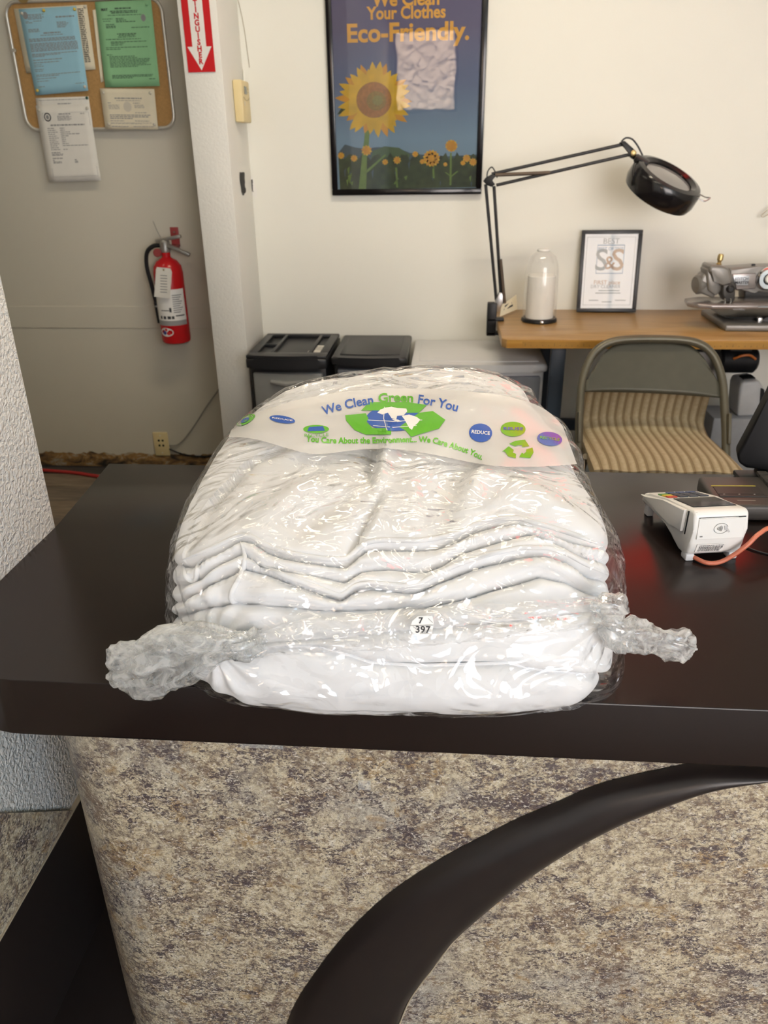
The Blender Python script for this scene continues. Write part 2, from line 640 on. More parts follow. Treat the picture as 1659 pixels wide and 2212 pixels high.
body = thing('service_counter', 'granite-look laminate reception counter with a rounded corner and dark swoosh', 'counter', (0.2, 1.0, 0))
BF = 0.735
cr = 0.125
prof = [(-0.535, 1.20)]
for k in range(17):
    a = math.pi + k * (math.pi / 2) / 16
    prof.append((-0.535 + cr + cr * math.cos(a), BF + cr + cr * math.sin(a)))
prof += [(1.58, BF), (1.58, 1.20)]
G().prism([(x, y, 0.0) for x, y in prof], (0, 0, 1), CZ - CT - 0.0015).done('front_panel', M['granite'], body, 40)

upper = [(1740, 1640), (1640, 1640), (1530, 1642), (1462, 1652), (1302, 1689), (1193.6, 1735), (1123, 1764), (1059.6, 1796), (957, 1850), (855, 1917), (791.5, 1971), (727.7, 2038), (670, 2115), (638, 2166), (619, 2212), (600, 2275), (590, 2340)]
lower = [(1760, 1636), (1690, 1648), (1628, 1662), (1525.6, 1687), (1430, 1725.5), (1334, 1767), (1238, 1821), (1142.6, 1885), (1047, 1965), (983, 2025.6), (932, 2092.6), (887, 2153), (862, 2212), (838, 2280), (825, 2340)]


def resample(pts, n):
    pts = [Vector(p) for p in pts]
    d = [0.0]
    for a, b in zip(pts, pts[1:]): d.append(d[-1] + (b - a).length)
    out = []
    for k in range(n):
        t = d[-1] * k / (n - 1)
        i = max(j for j in range(len(d)) if d[j] <= t + 1e-12)
        i = min(i, len(pts) - 2)
        q = (t - d[i]) / max(1e-9, d[i + 1] - d[i])
        out.append(pts[i].lerp(pts[i + 1], q))
    return out


UP = resample(smoothpath([onY(x, y, BF) for x, y in upper]), 70)
LO = resample(smoothpath([onY(x, y, BF) for x, y in lower]), 70)
zmax = CZ - CT - 0.002


def band(i, j, nj=15):
    t = j / (nj - 1)
    p = UP[i].lerp(LO[i], t)
    over = max(0.0, min(1.0, (zmax - p.z) / 0.012 + 0.45))
    p.z = min(p.z, zmax)
    d = over * 0.030 * (1 - (2 * min(1.0, t * 1.0) - 1) ** 2) ** 0.5 if 0 < t < 1 else 0.0
    p.y = BF - d - 0.0012
    return p


vs = [band(i, j) for i in range(70) for j in range(15)]
fs = [(i * 15 + j, i * 15 + j + 1, (i + 1) * 15 + j + 1, (i + 1) * 15 + j) for i in range(69) for j in range(14)]
mesh_obj('swoosh_band', vs, fs, M['dark_laminate'], body, 60)
low = []
for p in LO:
    q = p.copy(); q.y = BF - 0.003
    if q.z < zmax - 0.004: low.append(q)
G().tube(low, 0.0016, 6).done('band_edge', M['laminate_edge'], body, 60)
tape = plain('clear_tape', (0.75, 0.74, 0.70), 0.3, alpha=0.18, var=0.02)
for (x0, y0, x1, y1) in ((773, 1686, 801, 1708), (518, 1606, 612, 1619)):
    a, c = onY(x0, y0, BF - 0.0012), onY(x1, y1, BF - 0.0012)
    o = G().span((a.x, BF - 0.0012, c.z), (c.x, BF - 0.0004, a.z)).done('tape_scrap', tape, body, None)
    o['label'] = 'scrap of clear tape left on the laminate'

# =================================================================== NOISE (vectorised)
_rs = np.random.RandomState(11)
_perm = _rs.rand(64, 64, 64)


def vnoise(P):
    P = np.asarray(P, float)
    i = np.floor(P).astype(int)
    f = P - i
    f = f * f * f * (f * (f * 6 - 15) + 10)
    i0, i1 = i % 64, (i + 1) % 64
    g = lambda a, b, c: _perm[a, b, c]
    x0, y0, z0 = i0[:, 0], i0[:, 1], i0[:, 2]
    x1, y1, z1 = i1[:, 0], i1[:, 1], i1[:, 2]
    fx, fy, fz = f[:, 0], f[:, 1], f[:, 2]
    l = lambda a, b, t: a + (b - a) * t
    return l(l(l(g(x0, y0, z0), g(x1, y0, z0), fx), l(g(x0, y1, z0), g(x1, y1, z0), fx), fy),
             l(l(g(x0, y0, z1), g(x1, y0, z1), fx), l(g(x0, y1, z1), g(x1, y1, z1), fx), fy), fz) * 2 - 1


def fbm(P, oct=4, gain=0.5, ridged=False):
    P = np.asarray(P, float)
    s = np.zeros(len(P)); a = 1.0; t = 0
    for k in range(oct):
        n = vnoise(P * 2 ** k + 17.3 * k)
        s += a * ((1 - np.abs(n) * 2) if ridged else n)
        t += a; a *= gain
    return s / t


def sstep(x, a, b):
    t = np.clip((x - a) / (b - a), 0, 1)
    return t * t * (3 - 2 * t)


# =================================================================== COMFORTER
Z0 = CZ + 0.0035
XC, HW = -0.066, 0.262


def cube_sphere(n, skip_bottom=False):
    g = np.linspace(-1, 1, n)
    g = np.sign(g) * (1 - (1 - np.abs(g)) ** 1.15)
    A, B = np.meshgrid(g, g, indexing='ij')
    A, B = A.ravel(), B.ravel()
    one = np.ones_like(A)
    faces_v = [(A, B, one), (B, A, -one), (one, A, B), (-one, B, A), (B, one, A), (A, -one, B)]
    V, Fc = [], []
    off = 0
    idx = np.arange(n * n).reshape(n, n)
    q = np.stack([idx[:-1, :-1], idx[1:, :-1], idx[1:, 1:], idx[:-1, 1:]], -1).reshape(-1, 4)
    for fv in faces_v:
        V.append(np.stack(fv, -1)); Fc.append(q + off); off += n * n
    V = np.concatenate(V); Fc = np.concatenate(Fc)
    key = np.round(V, 6)
    uq, inv = np.unique(key, axis=0, return_inverse=True)
    return uq, inv.ravel()[Fc]


def shape(d, e=4.6, fat=0.0):
    """unit-cube direction -> world position of the un-creased bundle"""
    nrm = (np.abs(d) ** e).sum(1) ** (1 / e)
    p = d / nrm[:, None]
    px, py, pz = p[:, 0], p[:, 1], p[:, 2]
    h = np.interp(py, [-1, -0.75, -0.3, 0.3, 0.7, 1], [0.178, 0.188, 0.206, 0.230, 0.242, 0.236])
    h = h - 0.018 * sstep(-px, 0.2, 1.0) * sstep(py, 0.0, 0.8) - 0.006 * px ** 2
    zz = np.clip(((pz + 1) / 2 - 0.13) / 0.87, 0, 1)
    Zr = Z0 + zz * (h + fat)
    belly = np.sin(np.clip((1 - zz) * 1.15, 0, 1) * math.pi / 2)
    front = 0.250 + 0.086 * belly
    back = 0.305
    Y = 0.985 + np.where(py < 0, py * (front + fat), py * (back + fat))
    w = HW * np.where(px > 0, 1 - 0.19 * sstep(py, -0.75, 0.9), 1 - 0.15 * sstep(py, 0.0, 1.0))
    X = XC + px * (w + fat + np.where(px > 0, 0.016, 0.004) * (1 - zz) * sstep(-py, 0.0, 0.8))
    return np.stack([X, Y, Zr], 1), p


def front_pt(px, py):
    """pixel -> (x, z) on the sloping front of the bundle"""
    d = ray(px, py)
    # plane  y = 0.735 - (0.945 - z) * 0.63
    k = 0.63
    t = (0.735 - k * 0.945 + k * CAM_H) / (d.y - k * d.z)
    q = CAMP + d * t
    return q.x, q.z


_RT, _UP, _FW = (np.array(tuple(v)) for v in (_rt, _up, _fwd))


def fold_uv(P):
    """bearing of a point as seen from the customer's side, used to lay out the folds: u right, v up"""
    q = P - np.array(tuple(CAMP))
    w = q @ _FW
    return PX0 + F_PX * (q @ _RT) / w, -(PY0 - F_PX * (q @ _UP) / w)


def curve(pxs):
    a = np.array([(x, -y) for x, y in pxs], float)
    return a[np.argsort(a[:, 0])]


C1 = curve([(394, 1218), (423, 1207), (463, 1191), (495, 1175), (520, 1164), (548, 1168), (573, 1185), (611, 1200), (658, 1210), (705, 1216), (750, 1217), (767, 1200), (793, 1179), (830, 1175), (880, 1176), (903, 1177), (946, 1172), (990, 1160), (1028, 1141), (1075, 1129), (1122, 1128), (1153, 1138), (1200, 1150), (1247, 1166), (1294, 1185), (1326, 1197)])
C2 = curve([(380, 1262), (430, 1238), (480, 1205), (520, 1192), (545, 1205), (564, 1224), (620, 1232), (700, 1240), (745, 1252), (780, 1228), (840, 1219), (915, 1222), (960, 1205), (997, 1185), (1080, 1160), (1153, 1146), (1220, 1170), (1335, 1228)])
C3 = curve([(380, 1300), (420, 1270), (470, 1240), (526, 1222), (573, 1232), (611, 1250), (673, 1272), (736, 1296), (767, 1272), (799, 1267), (880, 1274), (903, 1271), (943, 1249), (990, 1227), (1059, 1205), (1122, 1192), (1185, 1192), (1226, 1205), (1260, 1225), (1335, 1262)])
C4 = curve([(380, 1330), (430, 1312), (501, 1297), (560, 1303), (640, 1310), (700, 1318), (800, 1316), (880, 1309), (915, 1309), (960, 1296), (1010, 1284), (1100, 1252), (1170, 1236), (1230, 1250), (1280, 1275), (1340, 1300)])
C5 = curve([(370, 1390), (450, 1395), (560, 1393), (700, 1382), (850, 1366), (1000, 1352), (1150, 1336), (1300, 1322), (1350, 1322)])
C6 = curve([(370, 1425), (500, 1410), (620, 1398), (690, 1401), (740, 1415), (800, 1436), (900, 1443), (1000, 1441), (1100, 1437), (1150, 1452), (1250, 1462), (1350, 1455)])
CREASES = [C1, C2, C3, C4, C5, C6]


def top_pt(px, py):
    """pixel -> (x, y) on the top of the bundle (slanting plane)"""
    d = ray(px, py)
    k = 0.115  # z = 0.945 + k (y - 0.74)
    t = (0.945 - k * 0.74 - CAM_H) / (d.z - k * d.y)
    q = CAMP + d * t
    return q.x, q.y


def seg_dist(X, Y, pts):
    best = np.full(len(X), 9.0); tt = np.zeros(len(X)); side = np.zeros(len(X))
    n = len(pts) - 1
    for i in range(n):
        ax, ay = pts[i]; bx, by = pts[i + 1]
        vx, vy = bx - ax, by - ay
        L = vx * vx + vy * vy
        t = np.clip(((X - ax) * vx + (Y - ay) * vy) / L, 0, 1)
        dx, dy = X - ax - t * vx, Y - ay - t * vy
        d = np.hypot(dx, dy)
        m = d < best
        best[m] = d[m]; tt[m] = (i + t[m]) / n; side[m] = np.sign(vx * dy - vy * dx)[m]
    return best, tt, side


TOPFOLDS = [  # pixel path, amplitude (m, negative = groove), half width (m), step
    ([(812, 950), (806, 985), (800, 1030), (806, 1070)], -0.012, 0.011, 0.004),
    ([(838, 950), (836, 990), (822, 1040), (812, 1080)], 0.008, 0.012, 0.0),
    ([(826, 1084), (800, 1120), (768, 1160), (750, 1178)], -0.008, 0.006, 0.006),
    ([(1030, 1010), (985, 1045), (962, 1090), (950, 1165)], -0.010, 0.020, 0.0),
    ([(1075, 1015), (1015, 1060), (990, 1100), (985, 1155)], 0.007, 0.022, 0.0),
    ([(385, 1140), (430, 1075), (520, 1000), (620, 968)], -0.010, 0.022, 0.006),
    ([(600, 1000), (690, 985), (790, 975)], 0.006, 0.018, 0.0),
    ([(560, 1130), (640, 1075), (720, 1050)], 0.006, 0.020, 0.0),
    ([(640, 1150), (700, 1100), (770, 1075)], -0.006, 0.014, 0.0),
    ([(1090, 1060), (1180, 1090), (1290, 1130)], 0.007, 0.022, 0.0),
    ([(1060, 1110), (1150, 1110), (1260, 1150)], -0.004, 0.012, 0.0),
    ([(560, 850), (700, 840), (850, 825), (1000, 822)], 0.005, 0.020, 0.0),
    ([(640, 860), (760, 838), (900, 812)], -0.005, 0.012, 0.0),
    ([(950, 835), (1060, 820), (1150, 850)], -0.005, 0.012, 0.0),
    ([(505, 900), (600, 872), (720, 852)], -0.006, 0.012, 0.004),
]


def grid_normals(P, Fq):
    n = np.zeros_like(P)
    a = P[Fq[:, 2]] - P[Fq[:, 0]]
    b = P[Fq[:, 3]] - P[Fq[:, 1]]
    fn = np.cross(a, b)
    for k in range(4): np.add.at(n, Fq[:, k], fn)
    return n / (np.linalg.norm(n, axis=1)[:, None] + 1e-12)


def lobes(U, V, B=0.016):
    """stacked-fold relief: 0 on the belly of a fold, -B at the creases"""
    zs = [np.interp(U, c[:, 0], c[:, 1]) for c in CREASES]
    zs = [zs[0] + 400] + zs + [np.full_like(U, -1900.0)]
    out = np.zeros_like(U)
    amp = [0.8, 0.85, 0.85, 1.0, 1.0, 0.6, 0.7]
    for k in range(len(zs) - 1):
        hi, lo = zs[k], zs[k + 1]
        hgt = np.maximum(hi - lo, 4.0)
        m = (V <= hi) & (V > lo)
        wlo = np.clip((V - lo) / np.minimum(22.0, hgt * 0.5), 0, 1)
        whi = np.clip((hi - V) / np.minimum(30.0, hgt * 0.7), 0, 1)
        rl = np.sqrt(np.clip(1 - (1 - wlo) ** 2, 0, 1))
        rh = np.sqrt(np.clip(1 - (1 - whi) ** 2, 0, 1)) if k > 0 else 1.0
        depth_lo = B * (amp[k + 1] if k + 1 < len(amp) else 0.0)
        depth_hi = B * amp[k]
        v = -depth_lo * (1 - rl) - (depth_hi * (1 - rh) if k > 0 else 0)
        out = np.where(m, v, out)
    return out


def comforter_surface(n):
    d, Fq = cube_sphere(n)
    P, p = shape(d)
    nr = grid_normals(P, Fq)
    if (nr * (P - P.mean(0))).sum() < 0:
        Fq = Fq[:, ::-1]; nr = -nr
    fr = sstep(-nr[:, 1], 0.15, 0.6) * sstep(p[:, 1] * -1, 0.3, 0.7)
    sd = sstep(np.abs(nr[:, 0]), 0.3, 0.7)
    tp = sstep(nr[:, 2], 0.35, 0.8)
    X, Y, Z = P.T
    Xc = np.clip(X, XC - 0.24, XC + 0.24)
    U, V = fold_uv(P)
    V = V + 3.0 * vnoise(P * 14)
    infront = sstep(-p[:, 1], -0.1, 0.35)
    c1 = np.interp(U, C1[:, 0], C1[:, 1])
    disp = lobes(U, V, 0.022) * infront * sstep(nr[:, 2], -0.75, -0.45) * (1 - 0.72 * sstep(np.abs(p[:, 0]), 0.86, 1.0))
    # small wrinkles on the folds, larger soft relief everywhere
    disp += 0.0062 * fbm(P * [11, 16, 20], 3, 0.55) * (0.3 + 0.7 * fr)
    disp += 0.0035 * fbm(P * [14, 10, 8] + 7, 2, 0.5, True) * (1 - fr) * tp
    disp += 0.0085 * fbm(P * [7, 8, 9] + 3.0, 2)
    # puckers under the piped edges
    for c in (C1, C3):
        z = np.interp(U, c[:, 0], c[:, 1])
        g = np.exp(-((V - (z - 13)) / 8.0) ** 2) * infront
        disp += 0.0011 * g * np.sin(U * 0.42 + 4 * np.sin(U * 0.03))
    for pts, amp, wd, stepa in TOPFOLDS:
        q = [top_pt(*s) for s in pts]
        dist, t, side = seg_dist(X, Y, q)
        env = np.sin(np.clip(t, 0.02, 0.98) * math.pi) ** 0.5
        disp += 1.35 * tp * env * (amp * np.exp(-(dist / wd) ** 2) + stepa * side * np.exp(-dist / (wd * 1.6)))
    # radiating tucks towards the two knots
    for kx, kz in ((-0.245, 0.845), (0.190, 0.875)):
        ang = np.arctan2(Z - kz, X - kx)
        rad = np.hypot(X - kx, Z - kz)
        disp += fr * 0.0045 * np.sin(ang * 11 + 2 * vnoise(P * 8)) * np.exp(-rad / 0.07)
    P2 = P + nr * disp[:, None]
    P2[:, 2] = np.maximum(P2[:, 2], Z0 - 0.0025)
    return P2, Fq, nr


def cloth_mat():
    m, nt, b = nmat('white_cotton')
    vec = coords(nt)
    b.inputs['Base Color'].default_value = (0.82, 0.815, 0.81, 1)
    n = noise(nt, vec, 6, 3)
    nt.links.new(mix(nt, n, (0.79, 0.79, 0.795), (0.745, 0.745, 0.75)), b.inputs['Base Color'])
    b.inputs['Roughness'].default_value = 0.85
    b.inputs['Sheen Weight'].default_value = 0.15
    nt.links.new(bump(nt, noise(nt, vec, 55, 4, 0.6, 0.4), 0.25, 0.002), b.inputs['Normal'])
    return m


M['cotton'] = cloth_mat()
comf = thing('comforter', 'thick white folded comforter with piped edges inside the clear plastic bag', 'comforter', (XC, 0.98, CZ))
CP, CF, CN = comforter_surface(190)
mesh_obj('quilt_body', CP, CF, M['cotton'], comf, 180)
bvh_c = BVHTree.FromPolygons([tuple(v) for v in CP.tolist()], CF.tolist())


def cloth_hit(px, py, off=0.0):
    h = bvh_c.ray_cast(CAMP, ray(px, py).normalized())
    if h[0] is None: return None
    n = h[1] if h[1].dot(ray(px, py)) < 0 else -h[1]
    return h[0] + n * off


def taper_tube(pts, r, name='piping'):
    a = np.array([tuple(q) for q in pts])
    for _ in range(2):
        a[1:-1] = (a[:-2] + a[1:-1] * 2 + a[2:]) / 4
    rr_ = [r * (0.2 + 0.8 * min(1.0, k / 8, (len(a) - 1 - k) / 8)) for k in range(len(a))]
    return G().tube([Vector(v) for v in a], rr_, 8).done(name, M['cotton'], comf, 180)


def piping(c, dv, r, x0=-1, x1=9999):
    pts = []
    for u in np.linspace(max(c[0, 0], x0), min(c[-1, 0], x1), 130):
        v = float(np.interp(u, c[:, 0], c[:, 1])) + dv
        h = cloth_hit(u, -v, 0.0005)
        if h is not None: pts.append(h)
    return taper_tube(pts, r)


piping(C1, 9, 0.0030)
piping(C3, 9, 0.0029, x0=560)
piping(C6, 5, 0.0022, x0=690, x1=1140)
# curled piped corner at the left
for run in (((520, 1172), (530, 1200), (522, 1240), (505, 1272), (500, 1292), (512, 1302), (535, 1302)),
            ((396, 1216), (400, 1240), (412, 1252), (424, 1250), (428, 1222), (440, 1205))):
    pts = [cloth_hit(q.x, q.y, 0.001) for q in smoothpath([Vector((x, y, 0)) for x, y in run], 6)]
    taper_tube([q for q in pts if q is not None], 0.0032)


# =================================================================== PLASTIC BAG
def film_mat(name, haze, gloss=1.0, rough=0.05, b1=0.5, b2=0.35, cells=22.0, hz2=None):
    m = bpy.data.materials.new(name)
    m.use_nodes = True
    nt = m.node_tree
    nt.nodes.clear()
    out = nt.nodes.new('ShaderNodeOutputMaterial')
    vec = coords(nt, (1, 1, 1))
    wv = coords(nt, (1.0, 1.7, 1.2), (0.2, 0.1, 0.5))
    big = noise(nt, wv, 11, 1.5, 0.5, 2.2)
    # crinkles: facets of a warped cell pattern
    nz = nt.nodes.new('ShaderNodeTexNoise'); nz.inputs['Scale'].default_value = 9; nz.inputs['Detail'].default_value = 0.5
    nt.links.new(wv, nz.inputs['Vector'])
    mxv = nt.nodes.new('ShaderNodeMix'); mxv.data_type = 'RGBA'; mxv.blend_type = 'LINEAR_LIGHT'; mxv.inputs[0].default_value = 0.07
    nt.links.new(wv, mxv.inputs[6]); nt.links.new(nz.outputs['Color'], mxv.inputs[7])
    vo = nt.nodes.new('ShaderNodeTexVoronoi'); vo.inputs['Scale'].default_value = cells
    nt.links.new(mxv.outputs[2], vo.inputs['Vector'])
    n1 = nt.nodes.new('ShaderNodeBump'); n1.inputs['Strength'].default_value = b1; n1.inputs['Distance'].default_value = 0.03
    nt.links.new(big, n1.inputs['Height'])
    n2 = nt.nodes.new('ShaderNodeBump'); n2.inputs['Strength'].default_value = b2; n2.inputs['Distance'].default_value = 0.35 / cells
    nt.links.new(vo.outputs['Distance'], n2.inputs['Height']); nt.links.new(n1.outputs['Normal'], n2.inputs['Normal'])
    lw = nt.nodes.new('ShaderNodeLayerWeight'); lw.inputs['Blend'].default_value = 0.5
    nt.links.new(n2.outputs['Normal'], lw.inputs['Normal'])
    pw = nt.nodes.new('ShaderNodeMath'); pw.operation = 'POWER'; pw.inputs[1].default_value = 4.0
    nt.links.new(lw.outputs['Facing'], pw.inputs[0])
    mu = nt.nodes.new('ShaderNodeMath'); mu.operation = 'MULTIPLY_ADD'; mu.use_clamp = True
    mu.inputs[1].default_value = 0.62 * gloss; mu.inputs[2].default_value = 0.075 * gloss
    nt.links.new(pw.outputs[0], mu.inputs[0])
    tr = nt.nodes.new('ShaderNodeBsdfTransparent'); tr.inputs[0].default_value = (0.99, 0.99, 0.99, 1)
    gl = nt.nodes.new('ShaderNodeBsdfGlossy'); gl.inputs['Roughness'].default_value = rough
    gl.inputs['Color'].default_value = (1, 1, 1, 1)
    nt.links.new(n2.outputs['Normal'], gl.inputs['Normal'])
    mx = nt.nodes.new('ShaderNodeMixShader')
    nt.links.new(mu.outputs[0], mx.inputs[0]); nt.links.new(tr.outputs[0], mx.inputs[1]); nt.links.new(gl.outputs[0], mx.inputs[2])
    df = nt.nodes.new('ShaderNodeBsdfDiffuse'); df.inputs['Color'].default_value = (0.93, 0.94, 0.93, 1)
    tl = nt.nodes.new('ShaderNodeBsdfTranslucent'); tl.inputs['Color'].default_value = (0.93, 0.94, 0.93, 1)
    md = nt.nodes.new('ShaderNodeMixShader'); md.inputs[0].default_value = 0.5
    nt.links.new(df.outputs[0], md.inputs[1]); nt.links.new(tl.outputs[0], md.inputs[2])
    mz = nt.nodes.new('ShaderNodeMixShader'); mz.inputs[0].default_value = haze
    if hz2 is not None:
        hr = ramp(nt, [(0.40, (haze,) * 3), (0.62, (hz2,) * 3)])
        nt.links.new(noise(nt, wv, 30, 4, 0.6, 1.5), hr.inputs[0]); nt.links.new(hr.outputs[0], mz.inputs[0])
    nt.links.new(mx.outputs[0], mz.inputs[1]); nt.links.new(md.outputs[0], mz.inputs[2])
    nt.links.new(mz.outputs[0], out.inputs['Surface'])
    return m


M['film'] = film_mat('clear_film', 0.0, 1.05, 0.03, 0.65, 0.28, 13)
M['film_gather'] = film_mat('gathered_film', 0.08, 1.3, 0.05, 0.5, 0.25, 26, 0.62)
M['film_strip'] = film_mat('folded_film', 0.06, 1.3, 0.05, 0.8, 0.6, 26, 0.16)

bag = thing('plastic_bag', 'clear plastic bag knotted at both front corners around the comforter', 'bag', (XC, 0.98, CZ))
d_, FF = cube_sphere(150)
FPt, pp = shape(d_, 4.4, 0.004)
fn = grid_normals(FPt, FF)
if (fn * (FPt - FPt.mean(0))).sum() < 0:
    FF = FF[:, ::-1]; fn = -fn
X, Y, Z = FPt.T
side_r = sstep(fn[:, 0], 0.3, 0.8)
low = sstep(Z, CZ + 0.10, CZ + 0.01)
tpz = sstep(fn[:, 2], 0.4, 0.85)
wr = 0.0040 * fbm(FPt * [7, 14, 18], 2, 0.4, True) * (1 - 0.55 * tpz)
wr += 0.004 * fbm(FPt * [14, 6, 8] + 5, 2, 0.4, True) * (0.25 + 0.75 * side_r)
wr += side_r * (0.006 + 0.012 * np.maximum(0, fbm(FPt * [5, 16, 20] + 9, 2)))
wr += low * 0.006 * np.maximum(0, fbm(FPt * [18, 8, 8] + 2, 2)) * sstep(-fn[:, 1], 0.1, 0.6)
for kx, kz in ((-0.245, 0.845), (0.190, 0.875)):
    ang = np.arctan2(Z - kz, X - kx); rad = np.hypot(X - kx, Z - kz)
    wr += sstep(-fn[:, 1], 0.1, 0.5) * 0.0042 * np.abs(np.sin(ang * 9 + 1.5 * vnoise(FPt * 9))) * np.exp(-rad / 0.10)
FP2 = FPt + fn * wr[:, None]
# the film rests on the cloth, never inside it
for i in range(len(FP2)):
    if fn[i, 2] < -0.6: continue
    n_ = Vector(fn[i]); q = Vector(FPt[i])
    h = bvh_c.ray_cast(q + n_ * 0.06, -n_, 0.12)
    if h[0] is not None:
        need = 0.0055 + 0.06 - h[3]
        if need > wr[i]: FP2[i] = np.array(q + n_ * need)
FP2[:, 2] = np.maximum(FP2[:, 2], CZ + 0.0006)
# slack of film hanging over the counter's front edge
m = (Z < CZ + 0.03) & (FPt[:, 1] < 0.70)
mesh_obj('film', FP2, FF, M['film'], bag, 180)
bvh_f = BVHTree.FromPolygons([tuple(v) for v in FP2.tolist()], FF.tolist())


def film_hit(px, py, off=0.0, bv=None):
    h = (bv or bvh_f).ray_cast(CAMP, ray(px, py).normalized())
    if h[0] is None: return None
    n = h[1]
    if n.dot(ray(px, py)) > 0: n = -n
    return h[0] + n * off


# gathered mouth of the bag: a crumpled flat sleeve between the knots
su = smoothpath([Vector((x, y, 0)) for x, y in ((528, 1372), (590, 1350), (660, 1332), (760, 1319), (900, 1309), (1050, 1299), (1180, 1290), (1318, 1282))], 8)
sl = smoothpath([Vector((x, y, 0)) for x, y in ((528, 1412), (590, 1404), (660, 1402), (760, 1398), (900, 1388), (1050, 1374), (1180, 1356), (1318, 1345))], 8)
su, sl = resample(su, 120), resample(sl, 120)
vs, grid_ok = [], True
NJ = 14
rr = np.random.RandomState(3)
cent = []
for i in range(120):
    for j in range(NJ):
        t = j / (NJ - 1)
        q = su[i].lerp(sl[i], t)
        p = film_hit(q.x, q.y) or onY(q.x, q.y, 0.69)
        bul = 0.016 * math.sin(math.pi * t) ** 0.6 + 0.003
        vs.append([p.x, p.y - bul, p.z])
vs = np.array(vs)
a3 = vs.reshape(120, NJ, 3)
for _ in range(6): a3[1:-1] = (a3[:-2] + 2 * a3[1:-1] + a3[2:]) / 4
vs = a3.reshape(-1, 3)
vs[:, 1] -= 0.004 * fbm(vs * [40, 10, 70], 3, 0.5, True) + 0.003 * fbm(vs * [80, 20, 30] + 4, 2, 0.5, True)
fs = [(i * NJ + j, i * NJ + j + 1, (i + 1) * NJ + j + 1, (i + 1) * NJ + j) for i in range(119) for j in range(NJ - 1)]
mesh_obj('gathered_mouth', vs, fs, M['film_strip'], bag, 180)


def tail(name, stations, pleats, seed, mat=None, nr=40, flat=0.75, rough=0.09):
    """crumpled film tail: (centre, radius) stations swept with deep pleats; both ends gathered"""
    cs = [Vector(s[0]) for s in stations]
    path = smoothpath(cs, 7)
    rad = np.interp(np.linspace(0, len(cs) - 1, len(path)), range(len(cs)), [s[1] * 0.74 for s in stations])
    r_ = np.random.RandomState(seed)
    ph = r_.rand(6) * 6.28
    vs = []
    n = len(path)
    prev = None
    for i, p in enumerate(path):
        t = (path[min(i + 1, n - 1)] - path[max(i - 1, 0)]).normalized()
        u = Vector((0, 0, 1)) - t * t.z
        u.normalize()
        w = t.cross(u)
        for k in range(nr):
            a = 2 * math.pi * k / nr
            f = 1 + 0.28 * math.sin(pleats * a + ph[0] + i * 0.06) * math.cos(i * 0.11 + ph[1]) + 0.16 * math.sin((pleats * 2 + 1) * a + ph[2] - i * 0.1)
            vs.append(p + (u * math.cos(a) + w * math.sin(a) * flat) * rad[i] * f)
    va = np.array([tuple(v) for v in vs])
    ctr = np.repeat(np.array([tuple(p) for p in path]), nr, 0)
    out = va - ctr
    tt = np.repeat(np.arange(n) * 0.10, nr)
    va = va + out * (rough * 2.2 * fbm(np.stack([out[:, 0] * 60 + tt, out[:, 1] * 60 - tt, out[:, 2] * 60], 1) + seed, 2, 0.5, True))[:, None]
    va[:, 2] = np.where(va[:, 1] > 0.699, np.maximum(va[:, 2], CZ + 0.001), va[:, 2])
    fs = [(i * nr + k, i * nr + (k + 1) % nr, (i + 1) * nr + (k + 1) % nr, (i + 1) * nr + k) for i in range(n - 1) for k in range(nr)]
    return mesh_obj(name, va, fs, mat or M['film_gather'], bag, 180)


def at(px, py, Y): return onY(px, py, Y)


tail('knot_tail', [(at(560, 1388, 0.672), 0.020), (at(520, 1396, 0.655), 0.013), (at(480, 1400, 0.650), 0.015), (at(430, 1408, 0.655), 0.024), (at(380, 1422, 0.665), 0.035), (at(330, 1436, 0.675), 0.040), (at(285, 1446, 0.685), 0.036), (at(255, 1450, 0.69), 0.026), (at(240, 1451, 0.692), 0.004)], 5, 3)
tail('knot_tail', [(at(540, 1392, 0.665), 0.010), (at(500, 1385, 0.652), 0.012), (at(450, 1380, 0.655), 0.018), (at(400, 1385, 0.665), 0.026), (at(350, 1400, 0.675), 0.028), (at(300, 1425, 0.685), 0.020), (at(275, 1440, 0.69), 0.004)], 4, 8, nr=30)
o = tail('knot', [(at(560, 1385, 0.675), 0.006), (at(545, 1390, 0.660), 0.017), (at(522, 1397, 0.652), 0.019), (at(500, 1402, 0.652), 0.014), (at(488, 1404, 0.655), 0.006)], 6, 5, nr=30)
tail('knot_tail', [(at(1285, 1318, 0.705), 0.010), (at(1305, 1318, 0.695), 0.020), (at(1328, 1316, 0.70), 0.022), (at(1345, 1316, 0.705), 0.014), (at(1352, 1316, 0.707), 0.004)], 5, 4, nr=30)
tail('knot', [(at(1318, 1330, 0.70), 0.012), (at(1325, 1352, 0.695), 0.016), (at(1338, 1372, 0.70), 0.022), (at(1352, 1384, 0.705), 0.018), (at(1360, 1388, 0.708), 0.006)], 5, 7, nr=30)
tail('knot_tail', [(at(1325, 1362, 0.70), 0.010), (at(1345, 1370, 0.70), 0.021), (at(1380, 1378, 0.71), 0.021), (at(1410, 1384, 0.72), 0.016), (at(1440, 1390, 0.728), 0.020), (at(1470, 1396, 0.735), 0.021), (at(1490, 1400, 0.738), 0.014), (at(1499, 1402, 0.74), 0.003)], 5, 6)

